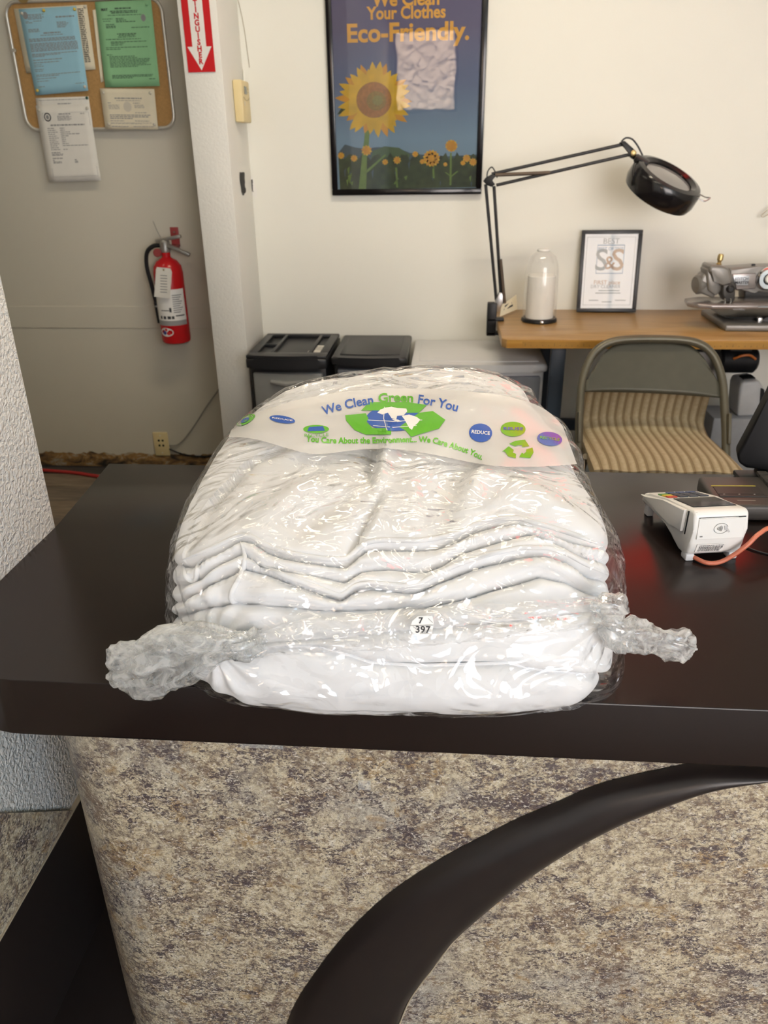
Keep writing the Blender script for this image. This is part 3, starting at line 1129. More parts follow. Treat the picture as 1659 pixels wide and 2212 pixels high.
# number sticker on the gathered mouth
so = onY(912, 1353, 0.653)
bv_s = BVHTree.FromPolygons([tuple(v) for v in vs.tolist()], fs)
tagc = film_hit(912, 1353, 0.004, bv_s) or so
tu, tvv = Vector((1, 0.0, 0.02)), Vector((0.0, 0.30, 1)).normalized()
px2m = (onY(930, 1353, tagc.y) - onY(900, 1353, tagc.y)).length / 30
def tagp(a, b): return tagc + tu * (a * px2m) + tvv * (b * px2m)
outline = [(-25, -8), (-21, -17), (-10, -21), (23, -21), (26, 5), (23, 20), (-8, 19), (-20, 8)]
sticker = G().prism([tagp(a, b) for a, b in outline], (0, 1, -0.3), 0.0006).done('number_tag', M['white_print'], bag, None)
sticker['label'] = 'white paper tag numbered 7 over 397'
lettering('digits', '7', tagp(-2, 9), tu, tvv, 19 * px2m, M['ink'], sticker, bold=0.0002)
lettering('digits', '397', tagp(3, -11), tu, tvv, 21 * px2m, M['ink'], sticker, bold=0.0002, spacing=1.05)
nn = tu.cross(tvv)
def stroke(p, q, w):
    d = (q - p).normalized(); s = nn.cross(d).normalized() * w / 2
    return [p - s, q - s, q + s, p + s]
for (a, b, c, e) in ((-24, -2, 25, 0), (14, 15, 24, 5), (-18, -4, -8, -12)):
    mesh_obj('rule', [v + nn * 0.0007 for v in stroke(tagp(a, b), tagp(c, e), 1.0 * px2m)], [(0, 1, 2, 3)], M['greyink'], sticker)

# printed panel of the bag, lying over the top of the comforter
M['panel'] = plain('printed_panel_white', (0.79, 0.775, 0.75), 0.18, var=0.01, alpha=0.62)
M['print_green'] = plain('print_green', srgb(98, 178, 44), 0.18, var=0.02)
M['print_blue'] = plain('print_blue', srgb(44, 90, 178), 0.18, var=0.02)
M['print_white'] = plain('print_white', (0.82, 0.81, 0.79), 0.4, var=0.01)
pu = resample(smoothpath([Vector((x, y, 0)) for x, y in ((508, 912), (560, 893), (640, 868), (740, 850), (860, 842), (980, 846), (1090, 858), (1175, 885), (1216, 925))], 8), 110)
pl_ = resample(smoothpath([Vector((x, y, 0)) for x, y in ((494, 947), (545, 950), (610, 968), (680, 985), (780, 974), (870, 975), (950, 988), (1050, 1008), (1150, 1012), (1246, 1006))], 8), 110)
NJ = 40
pv = []
for i in range(110):
    for j in range(NJ):
        q = pu[i].lerp(pl_[i], j / (NJ - 1))
        h = bvh_f.ray_cast(CAMP, ray(q.x, q.y).normalized())
        p = h[0] if h[0] is not None else bvh_f.find_nearest(onY(q.x, q.y, 1.1))[0]
        pv.append(tuple(p))
a3 = np.array(pv).reshape(110, NJ, 3)
for _ in range(10):
    a3[1:-1] = (a3[:-2] + 2 * a3[1:-1] + a3[2:]) / 4
    a3[:, 1:-1] = (a3[:, :-2] + 2 * a3[:, 1:-1] + a3[:, 2:]) / 4
pv = a3.reshape(-1, 3)
pv[:, 2] += 0.0022
pf = [(i * NJ + j, i * NJ + j + 1, (i + 1) * NJ + j + 1, (i + 1) * NJ + j) for i in range(109) for j in range(NJ - 1)]
for k in range(len(pv)):
    co, no, _, dist = bvh_f.find_nearest(Vector(pv[k]))
    s = (Vector(pv[k]) - co).dot(no)
    if s < 0.0008: pv[k] = np.array(co + no * 0.0008)
panel = mesh_obj('printed_panel', pv, pf, M['panel'], bag, 180)
panel['label'] = 'white printed panel with blue globe, green arrows and recycling slogans'
bv_p = BVHTree.FromPolygons([tuple(v) for v in pv.tolist()], pf)


def on_panel(px, py, off=0.0006):
    h = bv_p.ray_cast(CAMP, ray(px, py).normalized())
    if h[0] is None:
        h = bvh_f.ray_cast(CAMP, ray(px, py).normalized())
    if h[0] is None:
        h = bvh_c.find_nearest(onY(px, py, 1.2))
    n = h[1]
    if n.dot(ray(px, py)) > 0: n = -n
    return h[0] + n * off


def flat_print(name, polys, mat, off=0.0006):
    """polygons drawn in picture position, laid down on the panel; each subdivided to follow it"""
    bm = bmesh.new()
    for poly in polys:
        vv = [bm.verts.new((x, y, 0)) for x, y in poly]
        try: bm.faces.new(vv)
        except ValueError: pass
    bmesh.ops.triangulate(bm, faces=bm.faces[:])
    for _ in range(3):
        es = [e for e in bm.edges if e.calc_length() > 12]
        if not es: break
        bmesh.ops.subdivide_edges(bm, edges=es, cuts=1)
        bmesh.ops.triangulate(bm, faces=bm.faces[:])
    bm.verts.ensure_lookup_table()
    vs = [on_panel(v.co.x, v.co.y, off) for v in bm.verts]
    fs = [tuple(v.index for v in f.verts) for f in bm.faces]
    bm.free()
    return mesh_obj(name, vs, fs, mat, panel)


def ell(cx, cy, rx, ry, n=28, rot=0.0):
    c, s = math.cos(rot), math.sin(rot)
    return [(cx + rx * math.cos(t) * c - ry * math.sin(t) * s, cy + rx * math.cos(t) * s + ry * math.sin(t) * c) for t in (2 * math.pi * k / n for k in range(n))]


def arc_text(name, body, path, size, squash, mat, off=0.0009, bold=0.0, spacing=1.0):
    """words set along a path of picture points"""
    gv, gf = text_mesh(body, 1.0, bold, 'LEFT', spacing)
    if not len(gv): return
    w = gv[:, 0].max()
    P = smoothpath([Vector((x, y, 0)) for x, y in path], 10)
    d = [0.0]
    for a, b in zip(P, P[1:]): d.append(d[-1] + (b - a).length)
    L = d[-1]
    pts = np.array([(p.x, p.y) for p in P])
    out = []
    for x, y in gv:
        t = min(max(x / w, 0.0), 1.0) * L
        y = min(max(y, -0.6), 0.9)
        cx, cy = np.interp(t, d, pts[:, 0]), np.interp(t, d, pts[:, 1])
        tx, ty = np.interp(t + 1, d, pts[:, 0]) - np.interp(t - 1, d, pts[:, 0]), np.interp(t + 1, d, pts[:, 1]) - np.interp(t - 1, d, pts[:, 1])
        l = math.hypot(tx, ty); tx, ty = tx / l, ty / l
        out.append(on_panel(cx + ty * y * size * squash, cy - tx * y * size * squash, off))
    return mesh_obj(name, out, gf, mat, panel)


arc_text('slogan', 'We Clean', [(697, 890), (730, 880), (770, 871), (806, 865)], 34, 0.8, M['print_blue'], bold=0.02)
arc_text('slogan', 'Green', [(817, 863), (850, 860), (893, 862)], 34, 0.8, M['print_green'], bold=0.03)
arc_text('slogan', 'For You', [(902, 864), (945, 871), (989, 882)], 34, 0.8, M['print_blue'], bold=0.02)
arc_text('slogan', 'You Care About the Environment... We Care About You.', [(662, 949), (720, 953), (800, 953), (880, 951), (930, 952), (970, 962), (1010, 975), (1043, 990)], 19, 0.95, M['print_green'], bold=0.03)
# globe and three chasing arrows
flat_print('globe', [ell(852, 905, 61, 27)], M['print_blue'], 0.0008)
flat_print('land', [[(833, 882), (846, 880), (858, 883), (878, 884), (880, 890), (868, 893), (872, 899), (858, 900), (856, 908), (846, 905), (850, 897), (838, 893), (826, 897), (815, 893), (822, 886)],
                    [(868, 900), (884, 897), (900, 902), (908, 908), (902, 916), (894, 922), (890, 930), (884, 926), (884, 914), (874, 908)],
                    [(846, 907), (860, 908), (868, 912), (858, 913)]], M['print_white'], 0.0011)
for q in ([[(800, 897), (818, 884), (872, 884)], ] if False else []): pass
flat_print('meridian', [[(795, 908), (850, 911), (912, 908), (912, 909.3), (850, 912.5), (795, 909.3)], [(830, 880), (828, 905), (836, 931), (837.5, 931), (829.5, 905), (831.5, 880)], [(806, 920), (850, 924), (900, 920), (900, 921.2), (850, 925.2), (806, 921.2)]], M['print_white'], 0.0010)
flat_print('recycling_arrow', [[(780, 888), (797, 870), (882, 870), (892, 880), (922, 876), (905, 893), (872, 893), (888, 887), (850, 879), (835, 879), (820, 888)]], M['print_green'], 0.0009)
flat_print('recycling_arrow', [[(905, 893), (935, 889), (962, 908), (948, 927), (910, 938), (888, 945), (876, 931), (862, 924), (884, 932), (905, 928), (915, 913)]], M['print_green'], 0.0009)
flat_print('recycling_arrow', [[(746, 898), (790, 894), (796, 905), (792, 913), (805, 926), (845, 926), (845, 940), (790, 940), (766, 930), (748, 910), (762, 905)]], M['print_green'], 0.0009)


def badge(cx, cy, rx, ry, mat, word, wmat, rot=0.0, wsize=0.0):
    flat_print('badge', [ell(cx, cy, rx, ry, 28, rot)], mat, 0.0008)
    if word:
        c, s = math.cos(rot), math.sin(rot)
        h = wsize or rx * 0.8
        arc_text('badge_word', word, [(cx - h * c, cy - h * s), (cx, cy), (cx + h * c, cy + h * s)], rx * 0.55, ry / rx * 0.95, wmat, 0.0012, 0.02)


badge(1038, 936, 25, 20, M['print_blue'], 'REDUCE', M['print_white'], 0.10)
badge(1108, 928, 27, 16, M['print_green'], 'REUSE', M['print_blue'], 0.02)
badge(1187, 949, 27, 15, M['print_blue'], 'RECYCLE', M['print_green'], 0.12)
badge(683, 928, 28, 9, M['print_green'], '', None)
flat_print('badge_picture', [[(668, 924), (698, 922), (702, 932), (664, 933)]], M['print_blue'], 0.0011)
arc_text('badge_word', 'RECYCLE', [(657, 942), (683, 942), (710, 940)], 12, 0.8, M['print_green'], 0.0010)
badge(610, 907, 28, 8, M['print_blue'], 'REDUCE', M['print_white'], 0.15)
badge(532, 908, 22, 8, M['print_green'], '', None, -0.5)
flat_print('badge_picture', [ell(530, 909, 10, 4, 16, -0.5)], M['print_blue'], 0.0011)
# small recycling sign
def tri_arrow(cx, cy, r, sq, k):
    a0 = -math.pi / 2 + k * 2 * math.pi / 3
    def P(a, q): return (cx + r * q * math.cos(a), cy + r * q * math.sin(a) * sq)
    return [P(a0 - 0.80, 1.0), P(a0 - 0.25, 1.08), P(a0 + 0.35, 1.05), P(a0 + 0.35, 1.25), P(a0 + 1.05, 0.85), P(a0 + 0.50, 0.38), P(a0 + 0.42, 0.58), P(a0 - 0.1, 0.55), P(a0 - 0.62, 0.52)]
for k in range(3):
    flat_print('recycling_sign_arrow', [tri_arrow(1121, 973, 30, 0.62, k)], M['print_green'], 0.0009)


# =================================================================== CEILING LIGHTS (above the frame, real fittings)
def emit(name, col, strength):
    m = bpy.data.materials.new(name)
    m.use_nodes = True
    nt = m.node_tree
    e = nt.nodes.new('ShaderNodeEmission')
    e.inputs[0].default_value = (*col, 1); e.inputs[1].default_value = strength
    nt.links.new(e.outputs[0], nt.nodes['Material Output'].inputs['Surface'])
    return m


M['diffuser'] = emit('lamp_diffuser', (1.0, 0.90, 0.72), 3.0)


def troffer(x, y, sx, sy, power, label):
    t = thing('ceiling_light', label, 'ceiling light', (x, y, CEIL), 'ceiling lights')
    g = G()
    for a, c, b, e in ((-sx / 2, -sy / 2, sx / 2, -sy / 2 + 0.03), (-sx / 2, sy / 2 - 0.03, sx / 2, sy / 2), (-sx / 2, -sy / 2 + 0.03, -sx / 2 + 0.03, sy / 2 - 0.03), (sx / 2 - 0.03, -sy / 2 + 0.03, sx / 2, sy / 2 - 0.03)):
        g.span((x + a, y + c, CEIL - 0.03), (x + b, y + e, CEIL - 0.001))
    g.done('frame', M['white_plastic'], t, None)
    G().span((x - sx / 2 + 0.03, y - sy / 2 + 0.03, CEIL - 0.015), (x + sx / 2 - 0.03, y + sy / 2 - 0.03, CEIL - 0.003)).done('diffuser', M['diffuser'], t, None)
    for k in (-0.22, 0.22):
        if sx > sy: l = area('tube_light', (0, k * sy, -0.036), (0, 0, -1), sx - 0.08, 0.035, power / 2, (1.0, 0.86, 0.63))
        else: l = area('tube_light', (k * sx, 0, -0.036), (0, 0, -1), 0.035, sy - 0.08, power / 2, (1.0, 0.86, 0.63))
        l.parent = t
    return t


troffer(0.15, 1.95, 1.2, 0.30, 17, 'warm ceiling light above the work area behind the counter')
troffer(-0.05, 0.75, 1.2, 0.30, 3.4, 'warm ceiling light right above the counter')
troffer(-1.75, 2.0, 0.35, 0.9, 0.5, 'warm ceiling light above the passage by the notice board')

# glowing box added above the frame: stand-in for the unseen red source mirrored below
ban = thing('red_glow_stand_in', 'added red glowing box high on the back wall, standing in for an unseen red source', 'sign', (1.05, WY, 1.95))
G().span((0.62, WY - 0.06, 1.95), (1.50, WY - 0.001, 2.62), 0.006).done('glow_box', M['black_plastic'], ban)
G().span((0.65, WY - 0.064, 1.98), (1.47, WY - 0.0595, 2.59), 0.002).done('glow_face', emit('red_glow_face', (1.0, 0.035, 0.02), 3.0), ban, None)

# =================================================================== NOTICE BOARD
BY = WY - 0.022
M['cork'] = plain('cork', srgb(176, 138, 86), 0.9, var=0.14, scale=160, bumpy=0.4, bscale=300)
M['alu_trim'] = plain('aluminium_trim', (0.68, 0.66, 0.60), 0.35, 0.6)
board = thing('notice_board', 'cork notice board with rounded aluminium frame on the left wall', 'notice board', (-1.35, WY, 1.42))


def rrect(x0, z0, x1, z1, r, y, n=7):
    out = []
    for cx, cz, a0 in ((x1 - r, z1 - r, 0), (x0 + r, z1 - r, 90), (x0 + r, z0 + r, 180), (x1 - r, z0 + r, 270)):
        for k in range(n):
            a = math.radians(a0 + 90 * k / (n - 1))
            out.append(Vector((cx + r * math.cos(a), y, cz + r * math.sin(a))))
    return out


bx0, bx1, bz0, bz1 = -1.652, -1.062, 1.420, 1.842
G().prism(rrect(bx0, bz0, bx1, bz1, 0.045, BY), (0, 1, 0), 0.02).done('cork_panel', M['cork'], board, 30)
G().tube(rrect(bx0, bz0, bx1, bz1, 0.045, BY - 0.002), 0.0062, 8, closed=True).done('frame', M['alu_trim'], board, 60)
hk = onY(180 / 3.456, 0, BY)
G().prism(rrect(hk.x - 0.018, 1.836, hk.x + 0.020, 1.90, 0.014, BY - 0.009), (0, 1, 0), 0.004).done('hanger', M['brass'], board, 30)
G().prism(rrect(bx0 - 0.004, 1.682, bx0 + 0.014, 1.694, 0.005, BY - 0.010), (0, 1, 0), 0.006).done('clip', M['alu_trim'], board, 30)


def paper(name, label, pxs, Y, mat, curl=0.0, grp=None):
    """sheet pinned to the board: corners given as seen, thin but solid"""
    c = ppoly(pxs, Y)
    t = thing(name, label, 'notice', tuple((c[2] + c[3]) / 2), grp)
    def fn(u, v):
        p = c[0].lerp(c[1], u).lerp(c[3].lerp(c[2], u), v)
        return p + Vector((0, -curl * (v ** 2) * (0.4 + 0.6 * u) - 0.0012 * math.sin(u * 5 + v * 3), 0))
    g = G()
    g.grid(fn, 8, 10)
    ob = g.done('sheet', mat, t, 60)
    sm = ob.modifiers.new('thickness', 'SOLIDIFY'); sm.thickness = 0.0006
    return t, fn


def bars(t, fn, rows, mat, name='printed_text'):
    """lines of small print: rows of (u0, v, u1, height) in sheet fractions"""
    vs, fs = [], []
    r_ = random.Random(len(rows) * 7 + 1)
    for u0, v, u1, h in rows:
        u = u0
        while u < u1 - 0.004:
            w = min(r_.uniform(0.02, 0.075), u1 - u)
            k = len(vs)
            for a, b in ((u, v + h / 2), (u + w, v + h / 2), (u + w, v - h / 2), (u, v - h / 2)):
                vs.append(fn(a, b) + Vector((0, -0.0011, 0)))
            fs.append((k, k + 1, k + 2, k + 3))
            u += w + 0.010
    o = mesh_obj(name, vs, fs, mat, t)
    o['kind'] = 'stuff'
    return o


def disc_at(t, fn, u, v, r, mat, name, lift=0.0015, n=16, sq=1.0):
    c = fn(u, v) + Vector((0, -lift, 0))
    vs = [c + Vector((r * math.cos(a), 0, r * sq * math.sin(a))) for a in (2 * math.pi * k / n for k in range(n))]
    return mesh_obj(name, vs, [tuple(range(n))], mat, t)


def pin(t, fn, u, v, mat):
    c = fn(u, v)
    G().lathe([(0.0055, 0.0), (0.0055, 0.003), (0.0035, 0.005), (0.0001, 0.006)], c + Vector((0, -0.001, 0)), (0, -1, 0), 12).done('push_pin', mat, t, 60)


M['pin_yellow'] = plain('pin_yellow', (0.75, 0.55, 0.08), 0.35)
M['pin_clear'] = plain('pin_clear', (0.62, 0.58, 0.48), 0.25)
M['pin_green'] = plain('pin_green', (0.02, 0.09, 0.06), 0.35)

t, fn = paper('notice', 'cream sheet with a dark patterned border strip behind the blue notice', [(30, 19), (187, 10), (207, 150), (57, 158)], BY - 0.004, M['cream_paper'])
rows = [(0.865, 0.06 + k * 0.028, 0.945, 0.016) for k in range(30)]
bars(t, fn, rows, M['ink'], 'border_pattern')
pin(t, fn, 0.975, 0.03, M['pin_clear'])
t, fn = paper('notice', 'pale blue letter pinned to the cork board, top left', [(40, 20), (164, 13), (192, 196), (78, 206)], BY - 0.0065, M['blue_paper'], 0.004)
rows = [(0.13, 0.07 + 0.016 * k, 0.42 - 0.04 * (k % 2), 0.009) for k in range(4)] + [(0.08, 0.145, 0.14, 0.008), (0.08, 0.16, 0.2, 0.008), (0.22, 0.145, 0.36, 0.008)]
rows += [(0.62, 0.11, 0.95, 0.016), (0.62, 0.17, 0.78, 0.010)] + [(0.62, 0.185 + 0.014 * k, 0.82 - 0.02 * k, 0.008) for k in range(4)]
rows += [(0.10, 0.235 + 0.014 * k, 0.30, 0.008) for k in range(3)] + [(0.36, 0.285, 0.66, 0.016), (0.30, 0.31, 0.70, 0.008)]
rows += [(0.08, 0.345 + 0.0145 * k, 0.90, 0.009) for k in range(3)] + [(0.08, 0.40 + 0.0145 * k, 0.93, 0.009) for k in range(7)] + [(0.08, 0.52 + 0.0145 * k, 0.90 - 0.3 * k, 0.009) for k in range(3)]
rows += [(0.08, 0.59, 0.62, 0.010), (0.08, 0.62, 0.55, 0.010), (0.08, 0.645, 0.22, 0.008), (0.08, 0.665, 0.25, 0.008), (0.08, 0.70, 0.24, 0.008), (0.08, 0.72, 0.22, 0.008)]
rows += [(0.08, 0.765, 0.90, 0.009), (0.08, 0.782, 0.50, 0.009), (0.08, 0.81, 0.45, 0.008), (0.08, 0.84, 0.30, 0.008), (0.08, 0.905, 0.20, 0.008), (0.78, 0.90, 0.95, 0.008)]
bars(t, fn, rows, M['greyink'])
disc_at(t, fn, 0.10, 0.075, 0.010, M['greyink'], 'seal', sq=1.2)
for u, v, c in ((0.44, 0.03, 'pin_yellow'), (0.97, 0.035, 'pin_yellow'), (0.05, 0.945, 'pin_yellow'), (0.95, 0.95, 'pin_clear'), (0.05, 0.05, 'pin_clear')): pin(t, fn, u, v, M[c])
t, fn = paper('notice', 'narrow torn cream strip beside the green notice', [(200, 22), (207, 20), (224, 176), (218, 178)], BY - 0.004, M['cream_paper'])
t, fn = paper('notice', 'green permit sheet pinned to the cork board, top right', [(205, 4), (326, -1), (346, 186), (228, 189)], BY - 0.0065, M['green_paper'], 0.003)
rows = [(0.34, 0.085, 0.64, 0.018), (0.25, 0.115, 0.74, 0.012), (0.27, 0.133, 0.73, 0.014), (0.20, 0.16, 0.80, 0.008), (0.10, 0.20, 0.28, 0.009), (0.34, 0.20, 0.48, 0.012), (0.34, 0.218, 0.52, 0.010), (0.34, 0.236, 0.68, 0.012)]
rows += [(0.11, 0.225, 0.24, 0.008), (0.15, 0.265, 0.30, 0.010), (0.15, 0.285, 0.32, 0.012), (0.15, 0.30, 0.32, 0.010), (0.60, 0.305, 0.92, 0.010), (0.33, 0.375, 0.68, 0.013), (0.36, 0.392, 0.66, 0.011), (0.34, 0.41, 0.66, 0.009)]
rows += [(0.12, 0.435, 0.76, 0.009), (0.20, 0.465, 0.84, 0.009), (0.20, 0.48, 0.45, 0.009), (0.20, 0.50, 0.42, 0.009), (0.10, 0.53, 0.85, 0.009), (0.10, 0.55, 0.36, 0.009), (0.10, 0.615, 0.20, 0.011)]
rows += [(0.14, 0.635 + 0.0175 * k, (0.60, 0.64, 0.88, 0.86, 0.84, 0.80, 0.88, 0.64)[k], 0.009) for k in range(8)]
rows += [(0.15, 0.86 + 0.016 * k, (0.90, 0.88, 0.52)[k], 0.010) for k in range(3)] + [(0.82, 0.91, 0.93, 0.010)]
bars(t, fn, rows, plain('green_sheet_ink', (0.07, 0.13, 0.08), 0.8))
disc_at(t, fn, 0.83, 0.20, 0.009, M['greyink'], 'seal', sq=1.25)
lettering('lettering', 'MAY', fn(0.155, 0.095) + Vector((0, -0.0012, 0)), (1, 0, 0), (0, 0, 1), 0.012, M['ink'], t, bold=0.0005)
pin(t, fn, 0.92, 0.05, M['green_paper'])
t, fn = paper('notice', 'small cream permit card pinned under the green notice', [(216, 191), (333, 192), (342, 280), (228, 279)], BY - 0.0105, M['cream_paper'])
rows = [(0.25, 0.235, 0.75, 0.030), (0.28, 0.29, 0.72, 0.014), (0.11, 0.35, 0.18, 0.016), (0.58, 0.35, 0.70, 0.016)] + [(0.12, 0.40 + 0.030 * k, 0.32, 0.012) for k in range(4)] + [(0.60, 0.40 + 0.030 * k, 0.78, 0.012) for k in range(3)]
rows += [(0.60, 0.585, 0.82, 0.014)] + [(0.12, 0.645 + 0.042 * k, (0.88, 0.84, 0.54)[k], 0.022) for k in range(3)] + [(0.12, 0.79, 0.38, 0.016), (0.58, 0.79, 0.85, 0.016), (0.12, 0.84, 0.90, 0.010), (0.12, 0.86, 0.70, 0.010), (0.13, 0.93, 0.44, 0.016), (0.54, 0.93, 0.92, 0.016)]
bars(t, fn, rows, M['greyink'])
disc_at(t, fn, 0.47, 0.44, 0.016, M['pin_clear'], 'seal', sq=1.1)
for u, v in ((0.06, 0.10), (0.92, 0.10), (0.08, 0.87), (0.94, 0.88)): pin(t, fn, u, v, M['pin_clear'])
t, fn = paper('notice', 'white certificate half hidden behind the hanging white notice', [(77, 212), (191, 208), (200, 265), (86, 270)], BY - 0.004, M['white_paper'])
bars(t, fn, [(0.05, 0.09, 0.98, 0.02), (0.14, 0.42, 0.92, 0.06), (0.40, 0.24, 0.65, 0.03)], M['greyink'])
pin(t, fn, 0.97, 0.06, M['pin_green'])
t, fn = paper('notice', 'white permit sheet pinned low, hanging below the board edge', [(77, 228), (193, 225), (218, 390), (106, 394)], BY - 0.0125, M['white_paper'], -0.004)
rows = [(0.40, 0.115, 0.62, 0.014), (0.80, 0.115, 0.88, 0.009)] + [(0.37, 0.14 + 0.013 * k, 0.60 + 0.03 * (k % 2), 0.007) for k in range(5)] + [(0.22, 0.255, 0.85, 0.018)]
for k in range(12):
    rows += [(0.15, 0.295 + 0.025 * k, 0.28 + 0.05 * ((k * 7) % 3) / 2, 0.010)]
    if k != 10: rows += [(0.38, 0.295 + 0.025 * k, (0.47, 0.47, 0.56, 0.73, 0.53, 0.46, 0.46, 0.46, 0.50, 0.86, 0.4, 0.46)[k], 0.010)]
rows += [(0.15, 0.61, 0.31, 0.013), (0.15, 0.63, 0.36, 0.010), (0.15, 0.645, 0.35, 0.010), (0.15, 0.685, 0.35, 0.013), (0.15, 0.71, 0.18, 0.012), (0.15, 0.73, 0.31, 0.010), (0.15, 0.745, 0.31, 0.010), (0.56, 0.71, 0.60, 0.012), (0.56, 0.73, 0.62, 0.010), (0.56, 0.745, 0.62, 0.010)]
bars(t, fn, rows, M['greyink'])
vs = []
fr_ = [(0.10, 0.095, 0.96, 0.0975), (0.10, 0.93, 0.96, 0.9325)]
for u0, v0, u1, v1 in fr_ + [(0.10, 0.095, 0.104, 0.93), (0.956, 0.095, 0.96, 0.93)]:
    mesh_obj('ruled_border', [fn(u0, v0) + Vector((0, -.001, 0)), fn(u1, v0) + Vector((0, -.001, 0)), fn(u1, v1) + Vector((0, -.001, 0)), fn(u0, v1) + Vector((0, -.001, 0))], [(0, 3, 2, 1)], M['greyink'], t)
disc_at(t, fn, 0.19, 0.15, 0.014, M['ink'], 'seal', sq=1.1)
disc_at(t, fn, 0.19, 0.15, 0.010, M['white_paper'], 'seal_centre', 0.0018, sq=1.1)
disc_at(t, fn, 0.19, 0.15, 0.006, M['greyink'], 'seal_figure', 0.0021, sq=1.3)
for u, v in ((0.05, 0.06), (0.95, 0.05)): pin(t, fn, u, v, M['pin_clear'])

# =================================================================== EXTINGUISHER SIGN on the pier
SGY = 2.969 - 0.0025
sg = thing('extinguisher_sign', 'red and white vertical sign with a down arrow on the pier', 'sign', (-0.857, SGY, 1.58))
s0, s1 = -0.905, -0.810
zb, zt = 1.581, 2.06
G().prism([(s0, SGY - 0.001, zb), (s1, SGY - 0.001, zb), (s1, SGY - 0.001, zt), (s0, SGY - 0.001, zt)], (0, 1, 0), 0.001).done('plate', M['red_print'], sg, None)
cxs = (s0 + s1) / 2
arrow = [(cxs - 0.024, zt - 0.03), (cxs - 0.024, 1.656), (cxs - 0.0415, 1.656), (cxs, 1.586), (cxs + 0.0415, 1.656), (cxs + 0.024, 1.656), (cxs + 0.024, zt - 0.03)]
mesh_obj('arrow', [(x, SGY - 0.0018, z) for x, z in arrow], [tuple(range(len(arrow)))], M['white_print'], sg)
word = 'FIRE EXTINGUISHER'
zl = 1.612
for ch in reversed(word):
    if ch != ' ':
        lettering('letter', ch, (cxs, SGY - 0.0018, zl), (1, 0, 0), (0, 0, 1), 0.0228, M['red_print'], sg, bold=0.0010)
    zl += 0.0187

# =================================================================== FIRE EXTINGUISHER
ex, ey = -1.145, WY - 0.075
fe = thing('fire_extinguisher', 'red fire extinguisher with black hose and paper tag hung on the left wall', 'fire extinguisher', (ex, ey, 0.605))
G().lathe([(0.0, 0), (0.050, 0.0), (0.058, 0.006), (0.060, 0.02), (0.060, 0.285), (0.056, 0.310), (0.042, 0.330), (0.022, 0.342), (0.018, 0.346), (0.018, 0.368), (0.0, 0.368)], (ex, ey, 0.605), seg=36).done('cylinder', M['red_paint'], fe, 40)
def curved_label(name, a0, a1, z0, z1, r, mat, parent=fe, n=14):
    vs, fs = [], []
    for k in range(n + 1):
        a = math.radians(a0 + (a1 - a0) * k / n)
        for z in (z0, z1): vs.append((ex + r * math.sin(a), ey - r * math.cos(a), z))
    for k in range(n): fs.append((2 * k, 2 * k + 2, 2 * k + 3, 2 * k + 1))
    return mesh_obj(name, vs, fs, mat, parent, 60)
M['label_grey'] = plain('label_grey', (0.30, 0.30, 0.30), 0.4)
lab = curved_label('label', -70, 75, 0.705, 0.83, 0.0606, M['white_print'])
curved_label('label_band', -70, 75, 0.685, 0.705, 0.0606, M['label_grey'])
for k in range(9):
    curved_label('fine_print', 22, 62 - (k % 3) * 6, 0.805 - k * 0.0085, 0.8085 - k * 0.0085, 0.0609, M['greyink'], lab)
curved_label('warning_bar', 28, 66, 0.722, 0.727, 0.0609, M['ink'], lab)
for a, w in ((-38, 9), (-22, 11), (-5, 14), (12, 10)):
    curved_label('pictogram', a, a + w, 0.712, 0.724, 0.0609, M['ink'], lab, 4)
curved_label('pictogram', -30, 5, 0.745, 0.748, 0.0609, M['ink'], lab, 4)
curved_label('pictogram', 6, 14, 0.740, 0.758, 0.0609, M['ink'], lab, 4)
def oval_on(a, z, ra, rz, r, mat, name):
    vs = [(ex + r * math.sin(math.radians(a)), ey - r * math.cos(math.radians(a)), z)]
    for k in range(20):
        t_ = 2 * math.pi * k / 20
        b = math.radians(a + ra * math.cos(t_))
        vs.append((ex + r * math.sin(b), ey - r * math.cos(b), z + rz * math.sin(t_)))
    return mesh_obj(name, vs, [(0, 1 + k, 1 + (k + 1) % 20) for k in range(20)], mat, fe)
oval_on(-18, 0.658, 30, 0.018, 0.0608, M['white_print'], 'oval_sticker')
oval_on(-26, 0.655, 8, 0.008, 0.0611, plain('ink_blue', (0.03, 0.05, 0.25), 0.5), 'sticker_mark')
oval_on(-8, 0.653, 9, 0.007, 0.0611, M['red_print'], 'sticker_mark')
oval_on(-18, 0.668, 6, 0.006, 0.0611, M['red_print'], 'sticker_mark')
M['alu_cast'] = plain('cast_aluminium', (0.42, 0.41, 0.38), 0.4, 0.8)
zt = 0.605 + 0.368
G().lathe([(0.019, 0), (0.021, 0.008), (0.019, 0.02), (0.021, 0.04), (0.014, 0.050), (0, 0.052)], (ex, ey, zt - 0.004), seg=18).done('valve', M['alu_cast'], fe, 40)
g = G(); g.box((ex + 0.020, ey - 0.004, zt + 0.048), (0.105, 0.022, 0.013), Matrix.Rotation(math.radians(-10), 3, 'Y'), 0.002); g.done('lever', M['alu_cast'], fe)
g = G(); g.box((ex + 0.052, ey - 0.004, zt + 0.006), (0.105, 0.022, 0.013), Matrix.Rotation(math.radians(24), 3, 'Y'), 0.002); g.done('carry_handle', M['alu_cast'], fe)
G().lathe([(0.0165, 0), (0.0165, 0.010), (0.014, 0.013), (0, 0.0135)], (ex - 0.027, ey - 0.014, zt - 0.004), (0, -1, 0), 18).done('pressure_gauge', plain('gauge_red', (0.30, 0.06, 0.06), 0.3), fe)
